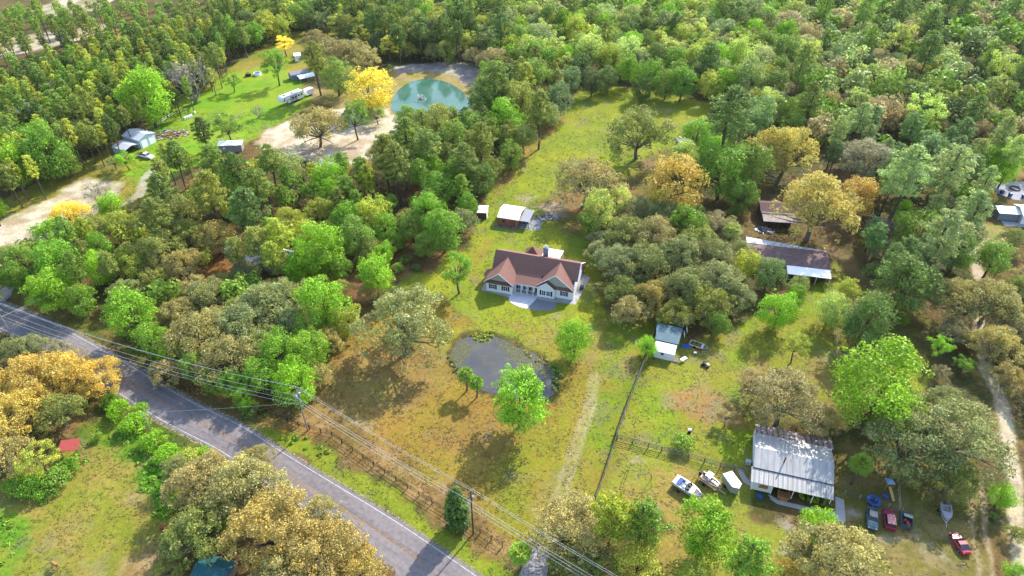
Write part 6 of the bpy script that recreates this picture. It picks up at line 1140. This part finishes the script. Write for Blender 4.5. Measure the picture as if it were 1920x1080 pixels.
'in the wood behind the clearing': [('broad', 96, 445, 38, 'lime'), ('broad', 108, 492, 40, 'fresh'), ('broad', 92, 545, 42, 'lime'), ('broad', 186, 500, 30, 'lime'), ('broad', 182, 458, 26, 'fresh'), ('broad', 42, 492, 34, 'green'), ('oak', 12, 480, 26, 'olive'), ('broad', 30, 520, 30, 'fresh'), ('broad', 150, 560, 30, 'fresh'), ('oak', 128, 398, 40, 'yellow', 'yellow-gold loose tree beside the white sand strip'), ('broad', 207, 388, 25, 'lime'), ('oak', 168, 424, 32, 'olive'), ('oak', 218, 420, 36, 'yg'), ('oak', 248, 482, 42, 'yg'), ('oak', 232, 545, 34, 'grey'), ('oak', 332, 395, 46, 'olive'), ('pine', 290, 402, 36, 'olive'), ('oak', 352, 440, 46, 'olive'), ('pine', 392, 362, 36, 'olive'), ('broad', 430, 350, 36, 'green'), ('pine', 300, 355, 30, 'pine'), ('pine', 328, 294, 26, 'dark'), ('oak', 300, 465, 50, 'olive'), ('oak', 342, 492, 42, 'tan'), ('oak', 402, 440, 42, 'khaki'), ('pine', 460, 385, 40, 'dark'), ('pine', 478, 345, 32, 'pine'), ('pine', 440, 315, 30, 'dark'), ('pine', 400, 305, 30, 'pine'), ('oak', 290, 520, 36, 'olive'), ('broad', 540, 312, 30, 'sage'), ('pine', 505, 300, 26, 'olive'), ('broad', 614, 332, 32, 'lime'), ('broad', 620, 362, 28, 'lime'), ('oak', 680, 320, 36, 'tan'), ('oak', 704, 342, 28, 'rust'), ('pine', 742, 302, 36, 'pine'), ('oak', 762, 336, 16, 'rust'), ('broad', 800, 322, 34, 'lime'), ('broad', 822, 356, 34, 'fresh'), ('broad', 852, 332, 30, 'fresh'), ('oak', 540, 408, 36, 'yg'), ('oak', 598, 392, 34, 'yg'), ('pine', 520, 442, 30, 'yg'), ('broad', 652, 410, 34, 'fresh'), ('broad', 700, 398, 34, 'yg'), ('broad', 722, 428, 26, 'fresh'), ('broad', 670, 442, 34, 'green'), ('broad', 598, 472, 46, 'lime'), ('broad', 560, 502, 28, 'lime'), ('broad', 628, 500, 26, 'fresh'), ('pine', 478, 452, 30, 'olive'), ('pine', 508, 478, 26, 'yg'), ('oak', 455, 505, 28, 'grey'), ('open', 530, 500, 26, 'olive'), ('pine', 440, 470, 24, 'olive'), ('broad', 720, 472, 20, 'lime'), ('broad', 738, 452, 18, 'fresh'), ('broad', 772, 420, 30, 'green'), ('broad', 690, 470, 24, 'olive'), ('open', 640, 470, 24, 'fresh'), ('broad', 802, 402, 38, 'fresh'), ('broad', 832, 432, 36, 'fresh'), ('oak', 862, 408, 32, 'grey', 'grey-boughed oak with a thick pale trunk beside the small dark shed'), ('broad', 800, 458, 24, 'green'), ('broad', 876, 385, 24, 'fresh'), ('broad', 704, 515, 38, 'lime', 'lime green tree standing on the orange leaf litter'), ('open', 858, 506, 36, 'fresh', 'airy fresh green tree on the lawn at the west end of the farmhouse'), ('pine', 650, 355, 24, 'green'), ('broad', 575, 440, 30, 'yg'), ('shrub', 745, 500, 14, 'green'), ('shrub', 760, 485, 14, 'dark'), ('shrub', 790, 470, 13, 'green'), ('shrub', 780, 500, 10, 'dark')],
'by the small pond': [('broad', 976, 745, 58, 'lime', 'bright green round tree overhanging the near shore of the small pond'), ('broad', 1077, 635, 38, 'lime', 'upright lime green tree between the small pond and the gravel drive'), ('palm', 874, 704, 18, 'green', 'taller of two cabbage palms at the small pond'), ('palm', 893, 720, 16, 'fresh', 'shorter of two cabbage palms at the small pond'), ('cedar', 856, 952, 23, 'dark', 'dense dark conical cedar beside the dark utility pole'), ('palm', 975, 1036, 26, 'green', 'low spreading palm beside the gravel apron of the drive'), ('broad', 1215, 648, 19, 'lime', 'small lime green tree against the tall board fence by the white shed'), ('shrub', 1038, 684, 7, 'fresh')],
}
for zone, L_ in HAND.items():
    for e in L_: place_tree(e[0], e[1], e[2], e[3], e[4], zone, label=e[5] if len(e) > 5 else None, hs=(.75 if e[0] == 'open' and e[3] < 24 else (.84 if e[0] == 'pine' else (.72 if e[4] == 'yellow' else (.85 if e[4] == 'gold' else 1.)))), tip=(.25 if e[4] in ('gold', 'mustard') else (.9 if e[4] in ('tan', 'rust') else None)))
# filled forest
def inpoly(x, y, P): return pdist(np.array([x], float), np.array([y], float), P)[0] < 0
GRIDC = {}
def gkey(p): return (int(p.x//12), int(p.y//12))
for t_ in TREES: GRIDC.setdefault(gkey(t_['p']), []).append(t_)
def clash(p, r, f):
    i, j = gkey(p)
    for a in range(i-1, i+2):
        for b in range(j-1, j+2):
            for t_ in GRIDC.get((a, b), ()):
                if (t_['p']-p).length < (t_['r']+r)*f: return True
    return False
FAR = []
CAP = {'pine_tree': 290, 'broadleaf_tree': 290, 'live_oak': 290, 'plantation_pine': 290, 'open_crowned_tree': 290}
def fill(zone, poly, mix, rrange, f, seed, tries=9000, ycut=26, zc=7):
    r = random.Random(seed); xs = [p[0] for p in poly]; ys = [p[1] for p in poly]; A0 = [un(p[0], p[1], zc) for p in poly]; P = [(a.x, a.y) for a in A0]
    x0, x1, y0, y1 = min(p[0] for p in P), max(p[0] for p in P), min(p[1] for p in P), max(p[1] for p in P); n = 0
    tries = int((x1-x0)*(y1-y0)*.55)
    XY = np.random.RandomState(seed).uniform([x0, y0], [x1, y1], (tries, 2)); ok = pdist(XY[:, 0], XY[:, 1], P) < 0; XY = XY[ok]
    XY = XY[np.argsort(XY[:, 1]+np.random.RandomState(seed+1).uniform(-25, 25, len(XY)))] if len(XY) else XY
    ws = [m_[2] for m_ in mix]
    for x, y in XY:
        kind, cols, w_ = r.choices(mix, ws)[0]; rm = r.uniform(*rrange)*(.62 if kind == 'slim' else (.8 if kind == 'pine' else 1)); p = Vector((x, y, 0))
        if clash(p, rm, f): continue
        nz = vnoise(np.array([x/30]), np.array([y/30]), 300)[0]; c = cols[int((nz*1.6+r.random()*.9-.3)*len(cols)/2) % len(cols)]
        top = px_y(p, zc); nm = KNAME[kind][0]
        if top < ycut or KCOUNT.get(nm, 0) >= CAP.get(nm, 290):
            FAR.append((p, kind, rm, c)); t_ = dict(p=p, r=rm); GRIDC.setdefault(gkey(p), []).append(t_); continue
        px_, py_ = px_xy(p, zc); place_tree(kind, px_, py_, 0, c, zone, world=(x, y, 0), rm=rm, hs=r.uniform(.85, 1.15), group='fill'); GRIDC.setdefault(gkey(p), []).append(TREES[-1])
def px_xy(p, z):
    d = Vector((p[0], p[1], z-CAM_H)); c, s = math.cos(DOWN), math.sin(DOWN); zz = d.y*c-d.z*s; return 960+FPX*d.x/zz, 540-FPX*(d.y*s+d.z*c)/zz
def px_y(p, z): return px_xy(p, z)[1]
GREENS = ['green', 'fresh', 'pale', 'dark', 'yg', 'green', 'lime', 'sage', 'olive', 'dark', 'fresh', 'rust']
fill('in the dense pine plantation', [(-60, 150), (150, 100), (260, 66), (400, 56), (425, 95), (395, 140), (350, 175), (285, 205), (240, 225), (190, 262), (100, 285), (60, 330), (-10, 360), (-60, 400)], [('slim', ['pine', 'green', 'yg', 'pine', 'olive'], 6), ('pine', ['pine', 'dark', 'olive'], 3), ('broad', ['green', 'fresh'], .6)], (3.0, 4.0), .72, 1, zc=9)
fill('by the distant sand road', [(-60, 5), (150, -10), (420, -30), (420, 50), (260, 62), (150, 92), (-60, 130)], [('slim', ['pine', 'olive', 'green'], 5), ('pine', ['dark', 'pine', 'green'], 3), ('broad', ['dark', 'green'], 1)], (3.2, 4.4), 1.3, 2, zc=9)
fill('in the woods behind the green pond', [(405, -40), (940, -40), (940, 95), (890, 100), (860, 90), (740, 88), (705, 80), (660, 60), (600, 36), (540, 40), (500, 60), (450, 82), (418, 84)], [('broad', ['green', 'dark', 'fresh', 'olive', 'deep', 'yg', 'green', 'rust'], 5), ('open', ['green', 'yg', 'sage'], 2), ('pine', ['pine', 'dark'], 3), ('oak', ['rust', 'olive', 'grey'], 1)], (3.8, 5.6), .6, 3)
fill('in the forest beyond the field', [(930, -40), (1520, -40), (1520, 240), (1460, 210), (1400, 176), (1330, 140), (1240, 122), (1170, 108), (1110, 124), (1070, 120), (1000, 112), (930, 96)], [('broad', GREENS, 7), ('oak', ['olive', 'sage', 'rust', 'grey', 'yg'], 2.5), ('open', ['green', 'pale', 'yg'], 1.5), ('pine', ['dark', 'pine'], .5)], (4.0, 6.2), .58, 4)
fill('in the wide far forest', [(1520, -40), (1990, -40), (1990, 250), (1800, 235), (1650, 225), (1560, 250), (1520, 240)], [('broad', ['dark', 'green', 'olive', 'deep', 'sage', 'green', 'rust', 'fresh', 'bluegreen'], 6), ('oak', ['olive', 'sage', 'rust', 'grey', 'bluegreen'], 3), ('pine', ['dark', 'green'], .4), ('open', ['green', 'pale'], 1)], (4.4, 6.6), .58, 5)
fill('between the pond and field', [(900, 120), (1080, 135), (1050, 180), (990, 220), (950, 270), (905, 310), (880, 330), (760, 285), (745, 240), (860, 225), (890, 195)], [('pine', ['pine', 'olive', 'dark'], 5), ('broad', ['green', 'bluegreen', 'fresh'], 3)], (3.0, 4.2), .68, 6)
fill('in the mixed wood by the sandy lane', [(1560, 250), (1990, 250), (1990, 280), (1850, 290), (1840, 400), (1800, 470), (1750, 500), (1650, 500), (1620, 420), (1640, 360), (1560, 300)], [('pine', ['sage', 'bluegreen', 'green'], 4), ('oak', ['grey', 'olive', 'tan'], 3), ('broad', ['green', 'fresh', 'dark'], 3)], (3.2, 4.8), .7, 7)
fill('in the wood behind the clearing', [(310, 300), (480, 288), (560, 300), (700, 300), (880, 330), (870, 360), (740, 400), (640, 450), (560, 470), (450, 440), (400, 460), (280, 520), (200, 540), (90, 520), (80, 470), (220, 400), (280, 350)], [('pine', ['olive', 'green', 'yg'], 2), ('broad', ['fresh', 'green', 'yg', 'olive'], 4), ('oak', ['olive', 'khaki', 'grey'], 2)], (2.8, 3.9), .72, 8)
fill('in the lane thicket', [(1830, 520), (1990, 480), (1990, 760), (1935, 740), (1900, 640), (1850, 560)], [('oak', ['tan', 'rust', 'olive'], 4), ('broad', ['olive', 'green'], 1)], (3.0, 4.2), .75, 9)
fill('between the road and the clearing', [(250, 560), (400, 500), (560, 500), (620, 580), (600, 680), (480, 730), (340, 700), (260, 640)], [('oak', ['grey', 'tan', 'olive'], 4), ('broad', ['fresh', 'green'], 1.5)], (3.4, 4.6), .62, 12)
fill('in the grove beside the farmhouse', [(1110, 400), (1250, 380), (1400, 460), (1400, 560), (1280, 590), (1170, 560), (1120, 480)], [('oak', ['grey', 'grey', 'tan'], 4)], (3.4, 4.6), .66, 13)
fill('by the side road', [(-60, 440), (60, 440), (60, 520), (-60, 540)], [('broad', ['fresh', 'olive', 'green'], 3)], (3., 4.), .75, 10)
# labels
MARKS = [('the metal garage', 250, 262), ('the leafless silvery tree', 352, 150), ('the glimpsed grey-roofed house', 80, 178), ('the white trailer home', 25, 212), ('the tin shed', 560, 145), ('the far bank of the green pond', 800, 118), ('the far shed of the meadow', 545, 80),
    ('the far left corner of the field', 1110, 160), ('the far right corner of the field', 1330, 190), ('the middle of the far field edge', 1220, 160), ('the brown outbuilding', 1440, 400), ('the gravel yard', 1880, 350), ('the long storage building', 434, 280), ('the hidden grey-roofed house', 495, 500),
    ('the silver-blue car', 610, 418), ('the small dark shed', 900, 400), ('the white sand strip', 170, 380), ('the roadside pole', 142, 586), ('the sand below the yellow tree', 700, 240), ('the near bank of the green pond', 800, 225), ('the leafless grey tree', 1652, 440), ('the sandy lane bend', 1830, 520), ('the white-roofed shed', 1870, 410), ('the meadow drive', 290, 320), ('the orange dirt clearing', 430, 490), ('the distant sand road', 100, 85), ('the round pool', 483, 140), ('the east bank of the green pond', 905, 190), ('the pink-tan bare ground', 330, 60)]
MK = [(n, un(x, y)) for n, x, y in MARKS]
for t_ in TREES:
    if t_['group'] == 'fill':
        d, n = min(((m_[1]-t_['p']).length, m_[0]) for m_ in MK)
        if d < 24: t_['zone'] = t_['zone'].split(' close')[0]; t_['zone'] = 'close to '+n; t_['group'] = None
def order_words(n): return ['first', 'second', 'third', 'fourth', 'fifth', 'sixth', 'seventh', 'eighth', 'ninth', 'tenth', 'eleventh', 'twelfth', 'thirteenth', 'fourteenth', 'fifteenth', 'sixteenth'][:n]
from collections import defaultdict
grp = defaultdict(list)
for t_ in TREES:
    if t_['label']: t_['o']['label'] = t_['label']
    else: grp[(t_['col'], t_['word'], t_['zone'])].append(t_)
for (c, w_, z_), L_ in grp.items():
    base = CWORD[c]+' '+w_
    if len(L_) == 1: L_[0]['o']['label'] = base+' '+z_
    elif len(L_) <= 16:
        L_.sort(key=lambda t_: t_['x'])
        for i, t_ in enumerate(L_):
            t_['o']['label'] = (('leftmost ' if i == 0 else 'rightmost ') + base if len(L_) == 2 else order_words(16)[i]+' '+base+' from left')+' '+z_
            t_['o']['group'] = base+'s '+z_
    else:
        for t_ in L_: t_['o']['label'] = base+' '+z_; t_['o']['group'] = base+'s '+z_
# distant woods merged as one mass
def merged(name, items, label, seed):
    r = np.random.RandomState(seed); CC, DD, SS, BB, EE = [], [], [], [], []
    for p, kind, rm, c in items:
        n = 520; H_ = rm*(2.3 if kind in ('broad', 'open') else (1.5 if kind == 'oak' else 3.6)); zc = H_*.62; vz = H_*.4
        k = 16; cd_ = unit(r.normal(size=(k, 3))); cen = cd_*r.uniform(.5, .95, (k, 1))*[rm*.72, rm*.72, vz*.75]; wh = r.randint(0, k, n)
        d = unit(r.normal(size=(n, 3))+[0, 0, .3]); C_ = cen[wh]+d*rm*.34; CC.append(C_+[p.x, p.y, zc]); DD.append(unit(d+r.normal(size=(n, 3))*.5)); SS.append(r.uniform(.4, .95, n)*rm/5.)
        col = LEAFC(c)*r.uniform(.8, 1.15); cb = r.uniform(.8, 1.25, k); BB.append(cb[wh]*r.uniform(.7, 1.3, n)); EE.append(np.repeat(col[None], n, 0))
    if not CC: return
    me = leaf_mesh(name, np.concatenate(CC), np.concatenate(DD), np.concatenate(SS), np.concatenate(BB), np.zeros(sum(map(len, SS))), M_LEAF_FAR, np.concatenate(EE))
    o = bpy.data.objects.new(name, me); COL.objects.link(o); tag(o, label, None, None, 'stuff')
merged('far_woods', FAR, 'far woods of mixed green crowns closing the view', 5)
def grass_tufts():
    r = np.random.RandomState(8); n = 90000; x = r.uniform(-140, 120, n); y = r.uniform(48, 235, n)
    ix = np.clip(np.searchsorted(gx, x), 0, nx-1); iy = np.clip(np.searchsorted(gy, y), 0, ny-1); c = gc[iy*nx+ix]
    sat = c.min(1)/c.max(1); vis = np.abs(x) < y*.62+55
    ok = (sat < .42) & vis & (vnoise(x/3, y/3, 700) > .42)
    P = [tuple(p[:2]) for p in offset_line(REs, -1.)]+[tuple(p[:2]) for p in offset_line(REs, RW+1.)][::-1]
    for Q in (P, [tuple(un(*p)[:2]) for p in POND], [tuple(un(*p)[:2]) for p in GPOND], [tuple(hloc(*p)[:2]) for p in ((-2, -5), (24, -5), (24, 19), (-2, 19))], [tuple(bl(*p)[:2]) for p in ((-3, -3.5), (17, -3.5), (17, 14), (-3, 14))], [tuple(un(*p)[:2]) for p in ((990, 1020), (1030, 1020), (1030, 1120), (960, 1120))]):
        ok &= pdist(x, y, Q) > .2
    x, y, c = x[ok], y[ok], c[ok]; m_ = len(x); k = 3; h = r.uniform(.02, .06, (m_, k)); s_ = r.uniform(.14, .34, (m_, k))
    C_ = np.stack([x[:, None]+r.normal(size=(m_, k))*.16, y[:, None]+r.normal(size=(m_, k))*.16, h], -1).reshape(-1, 3)
    D_ = unit(r.normal(size=(m_*k, 3))*[.28, .28, .1]+[0, 0, 1.]); cc = np.repeat(c*r.uniform(.88, 1.16, (m_, 1))*r.uniform(.93, 1.07, (m_, 3)), k, 0)
    me = leaf_mesh('grass', C_, D_, s_.ravel(), r.uniform(.85, 1.15, m_*k), np.zeros(m_*k), M_LEAF_FAR, cc*1.08, 1.5, np.zeros(m_*k))
    o = bpy.data.objects.new('grass', me); COL.objects.link(o); tag(o, 'tufts of grass over the lawns and pastures', None, None, 'stuff'); print('tufts', m_)
grass_tufts()
print('TREES', len(TREES), 'FAR', len(FAR), KCOUNT)
UG = ['dark', 'green', 'olive', 'deep']
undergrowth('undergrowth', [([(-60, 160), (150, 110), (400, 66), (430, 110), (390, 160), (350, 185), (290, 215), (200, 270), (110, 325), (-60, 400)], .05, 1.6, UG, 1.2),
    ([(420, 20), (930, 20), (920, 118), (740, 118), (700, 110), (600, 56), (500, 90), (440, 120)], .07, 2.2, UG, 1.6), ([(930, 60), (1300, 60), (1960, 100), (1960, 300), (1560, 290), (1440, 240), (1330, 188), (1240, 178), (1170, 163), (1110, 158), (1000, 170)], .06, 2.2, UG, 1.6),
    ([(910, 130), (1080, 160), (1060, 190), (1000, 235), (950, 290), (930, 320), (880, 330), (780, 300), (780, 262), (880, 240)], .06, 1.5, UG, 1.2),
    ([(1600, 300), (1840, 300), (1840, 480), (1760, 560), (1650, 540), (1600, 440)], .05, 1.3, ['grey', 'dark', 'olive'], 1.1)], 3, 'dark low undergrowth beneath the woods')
undergrowth('weeds', [([(60, 890), (150, 850), (170, 870), (110, 930), (40, 980)], .5, .5, ['fresh', 'lime', 'green'], .8), ([(258, 870), (322, 860), (330, 965), (292, 975), (268, 930)], .7, .6, ['fresh', 'green'], .7), ([(170, 795), (240, 792), (300, 850), (290, 880), (220, 850)], .3, .35, ['fresh', 'green'], .7),
    ([(-40, 975), (35, 965), (55, 1005), (0, 1070), (-40, 1070)], .3, .35, ['fresh', 'green'], .6), ([(500, 790), (560, 812), (620, 845), (600, 855), (540, 830), (490, 805)], .5, .5, ['green', 'olive', 'fresh'], .6), ([(450, 755), (500, 770), (495, 800), (455, 785)], .8, .9, ['deep', 'dark', 'green'], .6)], 4, 'low bright weeds in the pasture and along the verge')
undergrowth('reeds', [([(884, 622), (925, 622), (925, 638), (900, 640), (884, 634)], 3., .5, ['olive', 'yg', 'green'], .3), ([(980, 652), (1032, 676), (1030, 690), (1010, 684), (985, 668)], 2.0, .3, ['olive', 'tan', 'khaki'], .3), ([(840, 670), (852, 668), (862, 700), (852, 706)], 2.2, .3, ['rust', 'dark'], .25), ([(1036, 690), (1052, 700), (1048, 742), (1036, 740)], 2.5, .5, ['dark', 'rust', 'green'], .35), ([(1502, 922), (1552, 940), (1550, 950), (1498, 932)], 3., .5, ['lime', 'fresh'], .4)], 5, 'reeds and weeds fringing the small pond')
# ------------------------------------------------------------------ thin haze, added partly to lift the dark foliage
hz = MB().box(-900, 900, -60, 1500, -1, 112).build('haze', []); tag(hz, 'thin pale haze over the woods', None, None, 'stuff')
hm = bpy.data.materials.new('haze'); hm.use_nodes = True; ht = hm.node_tree; ht.nodes.remove(ht.nodes['Principled BSDF'])
pv = ht.nodes.new('ShaderNodeVolumePrincipled'); pv.inputs['Color'].default_value = (1, .99, .96, 1); pv.inputs['Density'].default_value = .00003; pv.inputs['Anisotropy'].default_value = .3
ht.links.new(pv.outputs[0], ht.nodes['Material Output'].inputs['Volume']); hz.data.materials.append(hm)
